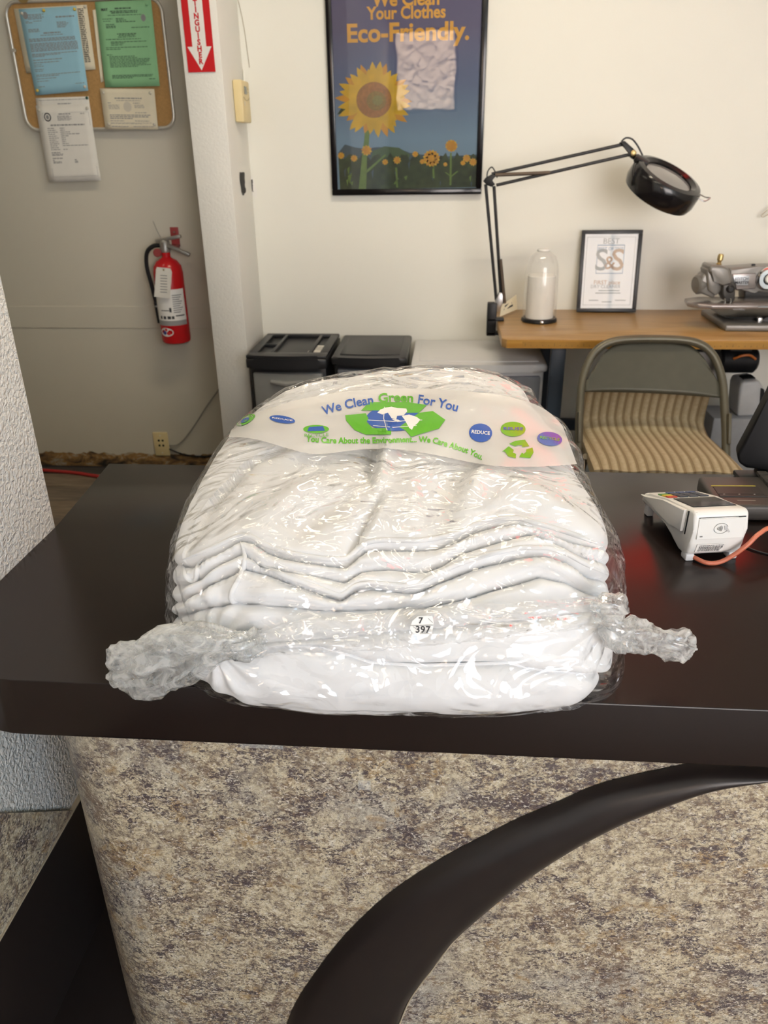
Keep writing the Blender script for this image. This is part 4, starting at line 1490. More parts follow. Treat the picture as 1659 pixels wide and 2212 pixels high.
hose = smoothpath([(ex - 0.012, ey, zt + 0.022), (ex - 0.045, ey - 0.004, zt + 0.020), (ex - 0.075, ey - 0.006, zt - 0.005), (ex - 0.084, ey - 0.006, zt - 0.06), (ex - 0.074, ey - 0.008, zt - 0.13), (ex - 0.064, ey - 0.012, zt - 0.20)], 6)
ho = G().tube(hose, 0.0085, 10).done('hose', M['black_plastic'], fe)
G().tube([(ex - 0.064, ey - 0.012, zt - 0.20), (ex - 0.060, ey - 0.012, zt - 0.24), (ex - 0.057, ey - 0.012, zt - 0.285)], [0.0095, 0.011, 0.0115], 12).done('nozzle', M['black_plastic'], ho)
G().cyl((ex - 0.0625, ey - 0.012, zt - 0.213), (ex - 0.0615, ey - 0.012, zt - 0.226), 0.0100).done('hose_clip', M['steel'], ho)
br = G(); br.span((ex + 0.005, WY - 0.006, zt + 0.01), (ex + 0.040, WY - 0.001, zt + 0.085), 0.002); br.span((ex + 0.008, ey + 0.005, zt + 0.005), (ex + 0.038, WY - 0.004, zt + 0.020), 0.002)
br.done('wall_bracket', plain('bracket_red', (0.33, 0.05, 0.05), 0.4), fe)
G().lathe([(0.0045, 0), (0.003, 0.002), (0, 0.0025)], (ex + 0.022, WY - 0.006, zt + 0.066), (0, -1, 0), 10).done('screw', M['chrome'], fe)
G().tube(smoothpath([(ex - 0.003, ey - 0.010, zt + 0.04), (ex - 0.018, ey - 0.012, zt + 0.075), (ex - 0.030, ey - 0.014, zt + 0.115)]), 0.0013, 6).done('safety_wire', M['alu_cast'], fe)
tgv = [(330, 577), (337, 577), (368, 580), (371, 588), (367, 645), (334, 641), (333, 630)]
tg_pts = [onY(x, y, ey - 0.072) for x, y in ((339, 577), (368, 580), (371, 588), (367, 645), (333, 641), (337, 582))]
G().prism(tg_pts, (0, 1, 0), 0.001).done('inspection_tag', M['white_paper'], fe, None)
for k in range(7):
    a, c = onY(346, 594 + k * 6, ey - 0.0728), onY(361, 595 + k * 6, ey - 0.0728)
    mesh_obj('tag_print', [a, c, c + Vector((0, 0, -0.003)), a + Vector((0, 0, -0.003))], [(0, 1, 2, 3)], M['greyink'], fe)
a = onY(353.5, 583, ey - 0.0728)
G().lathe([(0.0035, 0), (0.0035, 0.0006), (0, 0.0006)], a, (0, -1, 0), 10).done('tag_eyelet', M['brass'], fe)

# =================================================================== OUTLET on the left wall, its cord, red cable
oc = onY(349, 959, WY - 0.004)
ou = thing('wall_outlet', 'ivory outlet plate low on the left wall above torn plaster', 'outlet', (oc.x, WY, oc.z - 0.057))
G().span((oc.x - 0.035, WY - 0.008, oc.z - 0.057), (oc.x + 0.035, WY - 0.001, oc.z + 0.057), 0.003).done('plate', M['almond'], ou)
for dx in (-0.009, 0.009):
    for dz in (-0.006, 0.018):
        G().lathe([(0.0052, 0), (0.0052, 0.0012), (0, 0.0012)], (oc.x + dx, WY - 0.0075, oc.z + dz), (0, -1, 0), 12).done('socket', M['black_matte'], ou)
for dz in (-0.042, 0.042):
    G().lathe([(0.003, 0), (0.003, 0.001), (0, 0.001)], (oc.x, WY - 0.0078, oc.z + dz), (0, -1, 0), 10).done('screw', M['white_plastic'], ou)
cord = [onY(x, y, WY - 0.008) for x, y in ((366, 962), (385, 960), (405, 940), (425, 912), (445, 880), (468, 848), (480, 830))]
tag(G().tube(smoothpath(cord), 0.0028, 6).done('phone_cord', plain('grey_cord', (0.30, 0.28, 0.24), 0.6), None, 60, tuple(cord[0])), 'thin grey cord running up the wall from the outlet to the pier', 'cord')
cord = [onY(x, y, WY - 0.008) for x, y in ((366, 970), (385, 978), (405, 984), (430, 986), (460, 985))]
tag(G().tube(smoothpath(cord), 0.004, 6).done('power_cord', M['black_plastic'], None, 60, tuple(cord[0])), 'short black cord along the torn plaster beside the ivory outlet', 'cord')
rc = [onZ(x, y, 0.009) for x, y in ((60, 1012), (100, 1016), (160, 1021), (200, 1027), (224, 1032), (260, 1040))]
tag(G().tube(smoothpath(rc), 0.008, 8).done('floor_cable', M['red_cable'], None, 60, tuple(rc[0])), 'red cable lying on the floor along the left wall', 'cable')

# =================================================================== THERMOSTAT and wall damage in the corner
TX = -0.787
ty0, ty1 = 3.072, WY - 0.004
th = thing('thermostat', 'ivory thermostat box with a small grey display in the wall corner', 'thermostat', (TX, 3.2, 1.43))
tp = [(TX + 0.001, 3.135, 1.432), (TX + 0.03, 3.120, 1.432), (TX + 0.115 - 0.075, 3.15, 1.432)]
# body straddles the corner on the pier's return
u_ = Vector((0.42, 0.80, 0)).normalized()
A0 = Vector((TX + 0.0015, 3.075, 0)); nrm = Vector((1, 0, 0))
G().span((TX + 0.001, 3.085, 1.430), (TX + 0.034, WY - 0.06, 1.566), 0.005).done('housing', M['almond'], th)
tf_ = TX + 0.0345
def tq(y0, y1, z0, z1, mat, name, lift=0.0008):
    mesh_obj(name, [(tf_ + lift, y0, z0), (tf_ + lift, y1, z0), (tf_ + lift, y1, z1), (tf_ + lift, y0, z1)], [(0, 1, 2, 3)], mat, th)
tq(3.115, 3.155, 1.522, 1.547, plain('lcd', (0.12, 0.15, 0.13), 0.2), 'display')
tq(3.168, 3.174, 1.538, 1.542, M['greyink'], 'button'); tq(3.168, 3.174, 1.527, 1.531, M['greyink'], 'button')
tq(3.105, 3.115, 1.484, 1.498, M['alu_trim'], 'badge')
G().tube([Vector((tf_, 3.100 + 0.09 * k / 8, 1.512 - 0.010 * math.sin(math.pi * k / 8))) for k in range(9)], 0.0012, 6).done('cover_seam', plain('seam', (0.4, 0.34, 0.2), 0.6), th)
G().tube([(TX + 0.012, 3.22, 1.560), (TX + 0.011, 3.235, 1.60), (TX + 0.009, 3.242, 1.61)], 0.004, 8).done('conduit', M['wall'], th, 60)
wc = [onY(x, y, WY - 0.002) for x, y in ((514, 0), (519, 20), (527, 60), (534, 110), (539, 146))]
tag(G().tube(smoothpath(wc), 0.0010, 6).done('thin_wire', plain('wire_tan', (0.36, 0.32, 0.22), 0.7), None, 60, tuple(wc[0])), 'thin loose wire hanging down the corner above the thermostat', 'wire')
# punched hole with torn edges
dm = thing('wall_hole', 'ragged torn hole in the corner plaster below the thermostat', 'hole', (TX, 3.2, 1.18))
r_ = random.Random(5)
def ragged(pxs, plane, val, name, mat, lift):
    pts = []
    for i in range(len(pxs)):
        a, b = pxs[i], pxs[(i + 1) % len(pxs)]
        for k in range(4):
            t_ = k / 4
            pts.append((a[0] + (b[0] - a[0]) * t_ + r_.uniform(-1.2, 1.2), a[1] + (b[1] - a[1]) * t_ + r_.uniform(-1.5, 1.5)))
    vs = [(onX(x, y, val) if plane == 'x' else onY(x, y, val)) for x, y in pts]
    mesh_obj(name, vs, [tuple(range(len(vs)))], mat, dm)
ragged([(518, 371), (527, 372), (530, 400), (531, 416), (525, 421), (520, 405)], 'x', TX + 0.002, 'cavity', M['black_matte'], 0)
ragged([(538, 396), (544, 388), (547, 400), (547, 414), (540, 412)], 'y', WY - 0.0015, 'cavity', plain('grey_hole', (0.08, 0.08, 0.08), 0.9), 0)
ragged([(533, 380), (542, 378), (549, 392), (555, 410), (556, 428), (549, 425), (543, 420), (536, 415)], 'y', WY - 0.0008, 'torn_edge', M['white_print'], 0)


# =================================================================== POSTER
PX_0, PX_1, PZ_0, PZ_1 = -0.463, 0.119, 1.172, 2.085
PYF = WY - 0.022
po = thing('poster', 'framed sunflower poster about eco-friendly clothes cleaning on the back wall', 'poster', (-0.17, WY, PZ_0))
fw = 0.022
g = G()
for lo, hi in (((PX_0, PZ_0), (PX_1, PZ_0 + fw)), ((PX_0, PZ_1 - fw), (PX_1, PZ_1)), ((PX_0, PZ_0 + fw), (PX_0 + fw, PZ_1 - fw)), ((PX_1 - fw, PZ_0 + fw), (PX_1, PZ_1 - fw))):
    g.span((lo[0], PYF, lo[1]), (hi[0], WY - 0.001, hi[1]), 0.003)
g.done('frame', M['black_gloss'], po)
def sky_mat():
    m, nt, b = nmat('poster_sky')
    tc = nt.nodes.new('ShaderNodeTexCoord'); sp = nt.nodes.new('ShaderNodeSeparateXYZ')
    nt.links.new(tc.outputs['Object'], sp.inputs[0])
    mr = nt.nodes.new('ShaderNodeMapRange'); mr.inputs[1].default_value = 0.0; mr.inputs[2].default_value = 0.9
    nt.links.new(sp.outputs['Z'], mr.inputs[0])
    r = ramp(nt, [(0.0, srgb(120, 150, 165)), (0.22, srgb(126, 158, 180)), (0.42, srgb(96, 112, 146)), (0.62, srgb(88, 84, 118)), (1.0, srgb(74, 68, 110))])
    nt.links.new(mr.outputs[0], r.inputs[0])
    nt.links.new(r.outputs[0], b.inputs['Base Color'])
    b.inputs['Roughness'].default_value = 0.6
    return m
sheet = G().span((PX_0 + fw, WY - 0.010, PZ_0 + fw), (PX_1 - fw, WY - 0.004, PZ_1 - fw)).done('print_sheet', sky_mat(), po, None)
PS = WY - 0.0104
def pcol(name, r, g_, b_, var=0.1, scale=60): return plain(name, srgb(r, g_, b_), 0.6, var=var, scale=scale)
M['petal'] = pcol('petal_yellow', 236, 190, 30, 0.16, 25)
M['petal2'] = pcol('petal_amber', 226, 160, 28, 0.16, 25)
M['seed'] = pcol('seed_brown', 182, 122, 48, 0.25, 120)
M['seed2'] = pcol('seed_olive', 160, 128, 44, 0.3, 160)
M['stem'] = pcol('stem_green', 112, 142, 58, 0.15)
M['field'] = plain('field_green', srgb(62, 78, 42), 0.7, var=0.45, scale=45)
M['hill'] = pcol('hill_grey', 66, 88, 96)
M['ptext'] = pcol('poster_lettering', 228, 168, 60, 0.02)
def pq(px, py, k=0): 
    v = onY(px, py, PS)
    v.y = PS - 0.00025 * k
    return v
def pflat(name, pts, mat, k):
    return mesh_obj(name, [pq(x, y, k) for x, y in pts], [tuple(range(len(pts)))], mat, sheet)
pflat('hill', [(731, 330), (745, 312), (765, 318), (790, 322), (812, 318), (840, 318), (865, 322), (885, 330), (910, 334), (960, 338), (1030, 334), (1029, 360), (732, 360)], M['hill'], 1)
pflat('hill', [(805, 326), (830, 316), (862, 319), (886, 334), (880, 350), (800, 350)], pcol('hill_green', 74, 100, 60), 2)
edge = [(731, 340)] + [(735 + k * 6, 338 + 6 * math.sin(k * 1.3) + 4 * math.sin(k * 3.1)) for k in range(49)] + [(1030, 340), (1028, 404), (735, 411)]
pflat('field', edge, M['field'], 3)
r_ = random.Random(12)
for k in range(26):
    x, y = r_.uniform(740, 1020), r_.uniform(352, 398)
    w, h = r_.uniform(3, 9), r_.uniform(6, 18)
    pflat('field_leaf', [(x, y), (x + w, y - h * 0.4), (x + w * 0.6, y + h)], (M['stem'], M['hill'], M['field'])[k % 3], 4)
def petal(cx, cy, a, r0, r1, w, mat, k):
    c, s = math.cos(a), math.sin(a)
    prof = [(r0, -w * 0.5), (r0 + (r1 - r0) * 0.45, -w * 0.62), (r0 + (r1 - r0) * 0.8, -w * 0.3), (r1, 0), (r0 + (r1 - r0) * 0.8, w * 0.3), (r0 + (r1 - r0) * 0.45, w * 0.62), (r0, w * 0.5)]
    pflat('petal', [(cx + q * c - p * s, cy + q * s + p * c) for q, p in prof], mat, k)
# big flower: stem first
pflat('stem', [(790, 262), (800, 262), (797, 312), (793, 330), (791, 408), (775, 408), (783, 330), (787, 300)], M['stem'], 5)
pflat('stem', [(789, 370), (832, 333), (834, 336), (790, 376)], M['stem'], 5)
pflat('leaf', [(728, 248), (744, 224), (760, 232), (740, 244)], M['field'], 4)
FX, FY = 809, 216
for k in range(30):
    a = 2 * math.pi * k / 30 + r_.uniform(-0.06, 0.06)
    petal(FX, FY, a, 30, r_.uniform(72, 86), 17, M['petal2'] if k % 3 == 0 else M['petal'], 6 + k % 3)
for k in range(20):
    a = 2 * math.pi * (k + 0.5) / 20 + r_.uniform(-0.08, 0.08)
    petal(FX, FY, a, 28, r_.uniform(56, 70), 16, M['petal'], 9 + k % 2)
pflat('disc', ell(FX - 1, FY, 38, 39, 30), M['seed'], 12)
pflat('disc', ell(FX + 4, FY + 2, 21, 21, 24), M['seed2'], 13)
pflat('disc', ell(FX + 7, FY + 1, 11, 11, 18), pcol('seed_green', 150, 140, 60, 0.2, 160), 14)
for (x, y, r, n) in ((975, 315, 14, 14), (932, 342, 19, 16), (897, 333, 7, 9), (737, 336, 8, 9), (765, 342, 8, 9), (792, 325, 12, 10), (1008, 342, 9, 10), (1022, 350, 9, 10), (858, 346, 9, 9), (832, 350, 7, 8), (912, 349, 6, 8), (962, 355, 5, 8), (1000, 352, 6, 8)):
    for k in range(n):
        petal(x, y, 2 * math.pi * k / n + 0.2, r * 0.2, r, r * 0.5, M['petal2'] if k % 2 else M['petal'], 6 + k % 2)
    pflat('disc', ell(x, y, r * 0.42, r * 0.42, 12), M['petal2'], 9)
for (x0, y0, x1, y1) in ((974, 330, 973, 400), (973, 380, 962, 372), (974, 382, 988, 370), (936, 364, 937, 385), (856, 362, 858, 405), (852, 398, 860, 385)):
    pflat('stem', [(x0 - 2, y0), (x0 + 2, y0), (x1 + 2, y1), (x1 - 2, y1)], M['stem'], 5)
def pline(body, cx, cy, wpx, hpx, bold, name='lettering'):
    gv, gf = text_mesh(body, 1.0, bold)
    w = gv[:, 0].max() - gv[:, 0].min()
    c = pq(cx, cy, 3); a, b = pq(cx - wpx / 2, cy, 3), pq(cx + wpx / 2, cy, 3)
    sx = (b.x - a.x) / w
    sz = (pq(cx, cy - hpx / 2).z - pq(cx, cy + hpx / 2).z) / 0.70
    x0 = (gv[:, 0].max() + gv[:, 0].min()) / 2
    mesh_obj(name, [(c.x + (x - x0) * sx, PS - 0.0008, c.z + y * sz) for x, y in gv], gf, M['ptext'], sheet)
pline('We Clean', 876, -1, 146, 29, 0.03)
pline('Your Clothes', 877, 28, 171, 27, 0.03)
pline('Eco-Friendly.', 881, 71, 264, 39, 0.03)
def glass_mat(name='picture_glass', k=1.6):
    m = bpy.data.materials.new(name); m.use_nodes = True
    nt = m.node_tree; nt.nodes.clear()
    out = nt.nodes.new('ShaderNodeOutputMaterial')
    fr = nt.nodes.new('ShaderNodeFresnel'); fr.inputs['IOR'].default_value = 1.5
    vec = coords(nt)
    nb = bump(nt, noise(nt, vec, 9, 2), 0.02, 0.01)
    tr = nt.nodes.new('ShaderNodeBsdfTransparent'); gl = nt.nodes.new('ShaderNodeBsdfGlossy'); gl.inputs['Roughness'].default_value = 0.02
    nt.links.new(nb, gl.inputs['Normal'])
    mu = nt.nodes.new('ShaderNodeMath'); mu.operation = 'MULTIPLY'; mu.inputs[1].default_value = k
    nt.links.new(fr.outputs[0], mu.inputs[0])
    mx = nt.nodes.new('ShaderNodeMixShader')
    nt.links.new(mu.outputs[0], mx.inputs[0]); nt.links.new(tr.outputs[0], mx.inputs[1]); nt.links.new(gl.outputs[0], mx.inputs[2])
    nt.links.new(mx.outputs[0], out.inputs['Surface'])
    return m
M['glass'] = glass_mat()
mesh_obj('glass_pane', [(PX_0 + fw, PYF + 0.006, PZ_0 + fw), (PX_1 - fw, PYF + 0.006, PZ_0 + fw), (PX_1 - fw, PYF + 0.006, PZ_1 - fw), (PX_0 + fw, PYF + 0.006, PZ_1 - fw)], [(0, 1, 2, 3)], M['glass'], po)

# =================================================================== WORK TABLE
def wood_mat(name, c0, c1, c2):
    m, nt, b = nmat(name)
    vec = coords(nt, (1.2, 22, 22))
    n = noise(nt, vec, 3.0, 7, 0.6, 0.6)
    r = ramp(nt, [(0.3, c0), (0.5, c1), (0.72, c2)])
    nt.links.new(n, r.inputs[0]); nt.links.new(r.outputs[0], b.inputs['Base Color'])
    b.inputs['Roughness'].default_value = 0.33
    return m
M['table_wood'] = wood_mat('table_laminate', srgb(142, 108, 64), srgb(170, 134, 84), srgb(186, 150, 98))
M['table_edge'] = wood_mat('table_edge_wood', srgb(156, 108, 40), srgb(178, 130, 54), srgb(190, 144, 66))
M['navy'] = plain('navy_steel', (0.035, 0.055, 0.085), 0.4)
TZ = 0.73
tb = thing('work_table', 'wooden work table on navy steel legs against the back wall', 'table', (0.8, 2.97, 0))
tpoly = [(0.205, 2.70, TZ - 0.032), (0.19, 2.72, TZ - 0.032), (0.19, WY - 0.004, TZ - 0.032), (1.85, WY - 0.004, TZ - 0.032), (1.85, 2.70, TZ - 0.032)]
G().prism(tpoly, (0, 0, 1), 0.032, 0.003).done('table_top', M['table_wood'], tb)
G().span((0.207, 2.6985, TZ - 0.030), (1.85, 2.7006, TZ - 0.002)).done('edge_band', M['table_edge'], tb, None)
rul = G().span((0.26, 2.6978, TZ - 0.024), (1.75, 2.6986, TZ - 0.007)).done('edge_ruler', plain('ruler_strip', srgb(172, 126, 48), 0.5, var=0.1), tb, None)
g = G()
for k in range(74):
    x = 0.27 + k * 0.02
    g.span((x, 2.6974, TZ - 0.023), (x + 0.0015, 2.6979, TZ - 0.023 + (0.010 if k % 5 == 0 else 0.005)))
o = g.done('ruler_marks', plain('ruler_ink', (0.14, 0.09, 0.03), 0.7), rul, None); o['kind'] = 'stuff'
for x, y in ((0.40, 2.80), (0.40, 3.20), (1.72, 2.80), (1.72, 3.20)):
    G().span((x - 0.026, y - 0.016, 0.0), (x + 0.026, y + 0.016, TZ - 0.033), 0.003).done('leg', M['navy'], tb)
G().span((0.427, 3.185, 0.232), (1.693, 3.21, 0.282), 0.003).done('crossbar', M['navy'], tb)
for x in (0.40, 1.72):
    G().span((x - 0.014, 2.818, 0.09), (x + 0.014, 3.182, 0.13), 0.003).done('side_rail', M['navy'], tb)
# under-table drawer box and hanging hardware
G().span((0.66, 2.84, TZ - 0.075), (0.985, 3.15, TZ - 0.034), 0.003).done('drawer_box', M['black_matte'], tb)

# =================================================================== MAGNIFIER LAMP
LY = 3.02
lp = thing('magnifier_lamp', 'black articulated magnifier lamp clamped to the left end of the table', 'lamp', (0.17, LY, 0.68))
def L(px, py, dy=0.0): return onY(px, py, LY + dy)
ck = G()
bc = (0.172, LY)
ck.span((0.150, LY - 0.018, 0.675), (0.186, LY + 0.018, 0.800), 0.004)
ck.span((0.150, LY - 0.018, 0.678), (0.225, LY + 0.018, 0.690), 0.003)
ck.span((0.150, LY - 0.018, 0.7315), (0.215, LY + 0.018, 0.742), 0.003)
ck.done('clamp', M['black_plastic'], lp)
G().cyl((0.205, LY, 0.660), (0.205, LY, 0.700), 0.006).done('clamp_screw', M['steel'], lp)
j0, j1 = L(1073, 655), L(1082, 660)
G().box((j0 + j1) / 2 + Vector((0, 0, 0.010)), (0.03, 0.026, 0.07), Matrix.Rotation(0.35, 3, 'Y'), 0.004).done('base_joint', M['steel'], lp)
for (a, b) in (((1049, 398), (1072, 648)), ((1067, 402), (1083, 655))):
    G().cyl(L(*a), L(*b), 0.0058, seg=10).done('lower_arm', M['black_plastic'], lp)
el = [L(x, y, -0.016) for x, y in ((1044, 392), (1050, 384), (1064, 376), (1072, 380), (1062, 390), (1070, 398), (1062, 404), (1052, 400))]
G().prism(el, (0, 1, 0), 0.032, 0.002).done('elbow', M['black_plastic'], lp)
for (a, b) in (((1062, 376), (1345, 312)), ((1072, 400), (1355, 335))):
    G().cyl(L(*a), L(*b), 0.0056, seg=10).done('upper_arm', M['black_plastic'], lp)
G().cyl(L(1070, 378, -0.012), L(1188, 373, -0.012), 0.0062, seg=10).done('spring', plain('old_spring', (0.10, 0.075, 0.055), 0.5, 0.6), lp)
G().cyl(L(1081, 560, -0.012), L(1090, 655, -0.012), 0.0062, seg=10).done('spring', plain('old_spring_b', (0.10, 0.075, 0.055), 0.5, 0.6), lp)
G().tube(smoothpath([L(1052, 392), L(1053, 372), L(1062, 361), L(1070, 372), L(1074, 384)]), 0.0022, 6).done('cable_loop', M['black_plastic'], lp)
G().tube(smoothpath([L(1342, 306), L(1352, 298), L(1366, 301), L(1378, 316), L(1388, 336)]), 0.0030, 6).done('cable_loop', M['black_plastic'], lp)
nk = [L(x, y, -0.018) for x, y in ((1340, 308), (1350, 304), (1375, 327), (1370, 340), (1355, 338), (1362, 330))]
G().prism(nk, (0, 1, 0), 0.030, 0.002).done('neck_bracket', M['black_plastic'], lp)
G().lathe([(0.010, 0), (0.010, 0.006), (0.005, 0.008), (0, 0.008)], L(1368, 331, -0.018), (0, -1, 0), 14).done('neck_knob', M['brass'], lp)
G().cyl(L(1365, 335), L(1392, 352, -0.03), 0.010, seg=12).done('neck', M['black_plastic'], lp)
HC = L(1437, 393, -0.06)
view = (HC - CAMP).normalized()
im_r, im_u = _rt, _up
mi = (im_r * 0.54 + im_u * 0.84).normalized()
ax = (mi * 0.80 - view * 0.60).normalized()
mr = 0.128
ring = [(0.087, 0.012), (0.087, 0.022), (0.102, 0.030), (mr - 0.008, 0.026), (mr, 0.014), (mr + 0.001, -0.030), (mr - 0.006, -0.050), (mr - 0.020, -0.056), (0.087, -0.056), (0.087, 0.012)]
G().lathe(ring, HC, ax, 48).done('shade', M['black_gloss'], lp, 40)
lens_m = film_mat('lens_glass', 0.30, 1.6, 0.03, 0.0, 0.0)
G().lathe([(0.0, 0.026), (0.04, 0.024), (0.086, 0.016), (0.086, 0.010), (0.0, 0.008)], HC, ax, 40).done('lens', lens_m, lp, 60)
rp = im_r * 0.86 - im_u * 0.50
rp = (rp - ax * rp.dot(ax)).normalized()
qv = ax.cross(rp)
e0 = HC + rp * (mr - 0.002) - ax * 0.0
wire = [e0 - qv * 0.022 + rp * -0.01, e0 - qv * 0.022 + rp * 0.020, e0 + rp * 0.034 + ax * 0.012, e0 + qv * 0.022 + rp * 0.020, e0 + qv * 0.022 - rp * 0.01]
G().tube(smoothpath([v + ax * 0.012 for v in wire]), 0.0022, 6).done('handle_wire', M['steel'], lp)
sw = HC - rp * (mr - 0.02) + ax * 0.022
G().box(sw + qv * 0.0, (0.05, 0.04, 0.02), Matrix((rp, qv, ax)).transposed(), 0.005).done('switch_housing', M['black_plastic'], lp)

# =================================================================== WHITE LIDDED CYLINDER (dispenser)
cy_ = onZ(1163, 692, TZ)
cyc = thing('thread_dispenser', 'white cylinder under a clear domed cover on a black base, on the table', 'dispenser', (cy_.x, 3.02, TZ))
cb = Vector((cy_.x, 3.02, TZ))
G().lathe([(0, 0), (0.066, 0), (0.068, 0.004), (0.066, 0.012), (0.062, 0.015), (0, 0.015)], cb, seg=36).done('base', M['black_plastic'], cyc)
G().lathe([(0, 0.015), (0.052, 0.015), (0.052, 0.168), (0.049, 0.171), (0.0, 0.171)], cb, seg=36).done('inner_roll', plain('white_foam', (0.86, 0.85, 0.81), 0.8, var=0.01), cyc)
dome_m = film_mat('dome_plastic', 0.10, 0.8, 0.06, 0.0, 0.0)
G().lathe([(0.0635, 0.015), (0.0625, 0.10), (0.060, 0.185), (0.055, 0.215), (0.046, 0.238), (0.032, 0.252), (0.020, 0.257)], cb, seg=40).done('clear_dome', dome_m, cyc, 60)
G().lathe([(0, 0.254), (0.021, 0.254), (0.023, 0.258), (0.021, 0.263), (0.0, 0.264)], cb, seg=24).done('cap', M['white_plastic'], cyc)
G().lathe([(0.006, 0), (0.007, 0.004), (0.004, 0.008), (0, 0.009)], cb + Vector((0.004, -0.066, 0.008)), (0, -1, 0), 12).done('catch', M['chrome'], cyc)

cd = [onY(x, y, 3.10) for x, y in ((1095, 676), (1122, 657), (1130, 640), (1126, 636), (1108, 648), (1098, 660))]
pc = onZ(1110, 672, TZ)
pcl = thing('price_card', 'small folded cream card leaning between lamp and white dispenser', 'card', (0.24, 3.12, TZ))
A_ = Vector((0.205, 3.10, TZ + 0.001)); B_ = Vector((0.275, 3.15, TZ + 0.020))
quad = [A_, B_, B_ + Vector((-0.004, 0.03, 0.052)), A_ + Vector((0.004, 0.03, 0.038))]
nq = (quad[1] - quad[0]).cross(quad[3] - quad[0]).normalized()
G().prism(quad, -nq, 0.0012).done('card_sheet', M['cream_paper'], pcl, None)
vs = [quad[0].lerp(quad[1], u).lerp(quad[3].lerp(quad[2], u), v) + nq * 0.0007 for u, v in ((0.2, 0.35), (0.75, 0.35), (0.75, 0.5), (0.2, 0.5), (0.25, 0.6), (0.7, 0.6), (0.7, 0.75), (0.25, 0.75))]
mesh_obj('card_print', vs, [(0, 1, 2, 3), (4, 5, 6, 7)], M['ink'], pcl)

# =================================================================== FRAMED CERTIFICATE leaning on the wall
cf = thing('framed_certificate', 'small black-framed certificate leaning against the wall on the table', 'picture frame', (0.63, 3.2, TZ))
b0 = Vector((0.515, 3.200, TZ + 0.001)); b1 = Vector((0.748, 3.200, TZ + 0.001))
lean = Vector((0.0, 0.044, 0.306)); lean_n = lean.normalized()
cu_ = Vector((1, 0, 0)); cn = cu_.cross(lean_n)   # faces the room
if cn.y > 0: cn = -cn
Wc, Hc = 0.233, lean.length
def cpt(u, v, d=0.0): return b0 + cu_ * (u * Wc) + lean_n * (v * Hc) + cn * d
g = G()
f2 = 0.014
def cbox(u0, v0, u1, v1, d0, d1, mat, name, par, bev=0.0):
    p = [cpt(u0, v0, d0), cpt(u1, v0, d0), cpt(u1, v1, d0), cpt(u0, v1, d0)]
    return G().prism(p, cn, d1 - d0, bev).done(name, mat, par, 35)
fu, fv = f2 / Wc, f2 / Hc
M['frame_black'] = plain('frame_black', (0.02, 0.021, 0.024), 0.4)
for u0, v0, u1, v1 in ((0, 0, 1, fv), (0, 1 - fv, 1, 1), (0, fv, fu, 1 - fv), (1 - fu, fv, 1, 1 - fv)):
    cbox(u0, v0, u1, v1, 0, 0.014, M['frame_black'], 'frame_bar', cf, 0.0015)
certs = cbox(fu, fv, 1 - fu, 1 - fv, 0.0, 0.004, M['white_print'], 'certificate', cf)
def crect(u0, v0, u1, v1, mat, name='certificate_print', k=1):
    mesh_obj(name, [cpt(u0, v0, 0.004 + 0.0003 * k), cpt(u1, v0, 0.004 + 0.0003 * k), cpt(u1, v1, 0.004 + 0.0003 * k), cpt(u0, v1, 0.004 + 0.0003 * k)], [(0, 1, 2, 3)], mat, certs)
M['c_blue'] = plain('certificate_blue', srgb(70, 110, 140), 0.5)
M['c_gold'] = plain('certificate_gold', srgb(178, 134, 70), 0.5)
M['c_grey'] = plain('certificate_grey', srgb(140, 140, 130), 0.5)
for u0, v0, u1, v1 in ((0.10, 0.085, 0.90, 0.089), (0.10, 0.915, 0.90, 0.919), (0.10, 0.085, 0.106, 0.919), (0.894, 0.085, 0.90, 0.919)): crect(u0, v0, u1, v1, M['c_grey'])
for u0, v0, u1, v1 in ((0.28, 0.815, 0.73, 0.825), (0.28, 0.475, 0.73, 0.482), (0.28, 0.475, 0.288, 0.825), (0.722, 0.475, 0.73, 0.825)): crect(u0, v0, u1, v1, M['c_blue'])
def ctext(body, u, v, size, mat, bold=0.0):
    lettering('certificate_lettering', body, cpt(u, v, 0.0048), cu_, lean_n, size, mat, certs, bold)
ctext('S', 0.36, 0.63, 0.115, M['c_grey'], 0.001)
ctext('S', 0.63, 0.63, 0.115, M['c_gold'], 0.001)
ctext('&', 0.50, 0.60, 0.070, M['c_gold'], 0.0005)
ctext('BEST', 0.50, 0.865, 0.030, M['c_grey'])
ctext('BEST OF 2010', 0.50, 0.775, 0.016, M['c_blue'])
ctext('FIRST place', 0.48, 0.365, 0.022, M['c_gold'])
ctext('DRY CLEANER', 0.46, 0.315, 0.018, M['c_grey'])
for v, a, b in ((0.26, 0.35, 0.7), (0.23, 0.3, 0.72), (0.14, 0.2, 0.36), (0.12, 0.42, 0.58), (0.14, 0.64, 0.82)): crect(a, v, b, v + 0.012, M['c_grey'])
mesh_obj('glass_pane', [cpt(fu, fv, 0.009), cpt(1 - fu, fv, 0.009), cpt(1 - fu, 1 - fv, 0.009), cpt(fu, 1 - fv, 0.009)], [(0, 1, 2, 3)], glass_mat('certificate_glass', 0.75), cf)

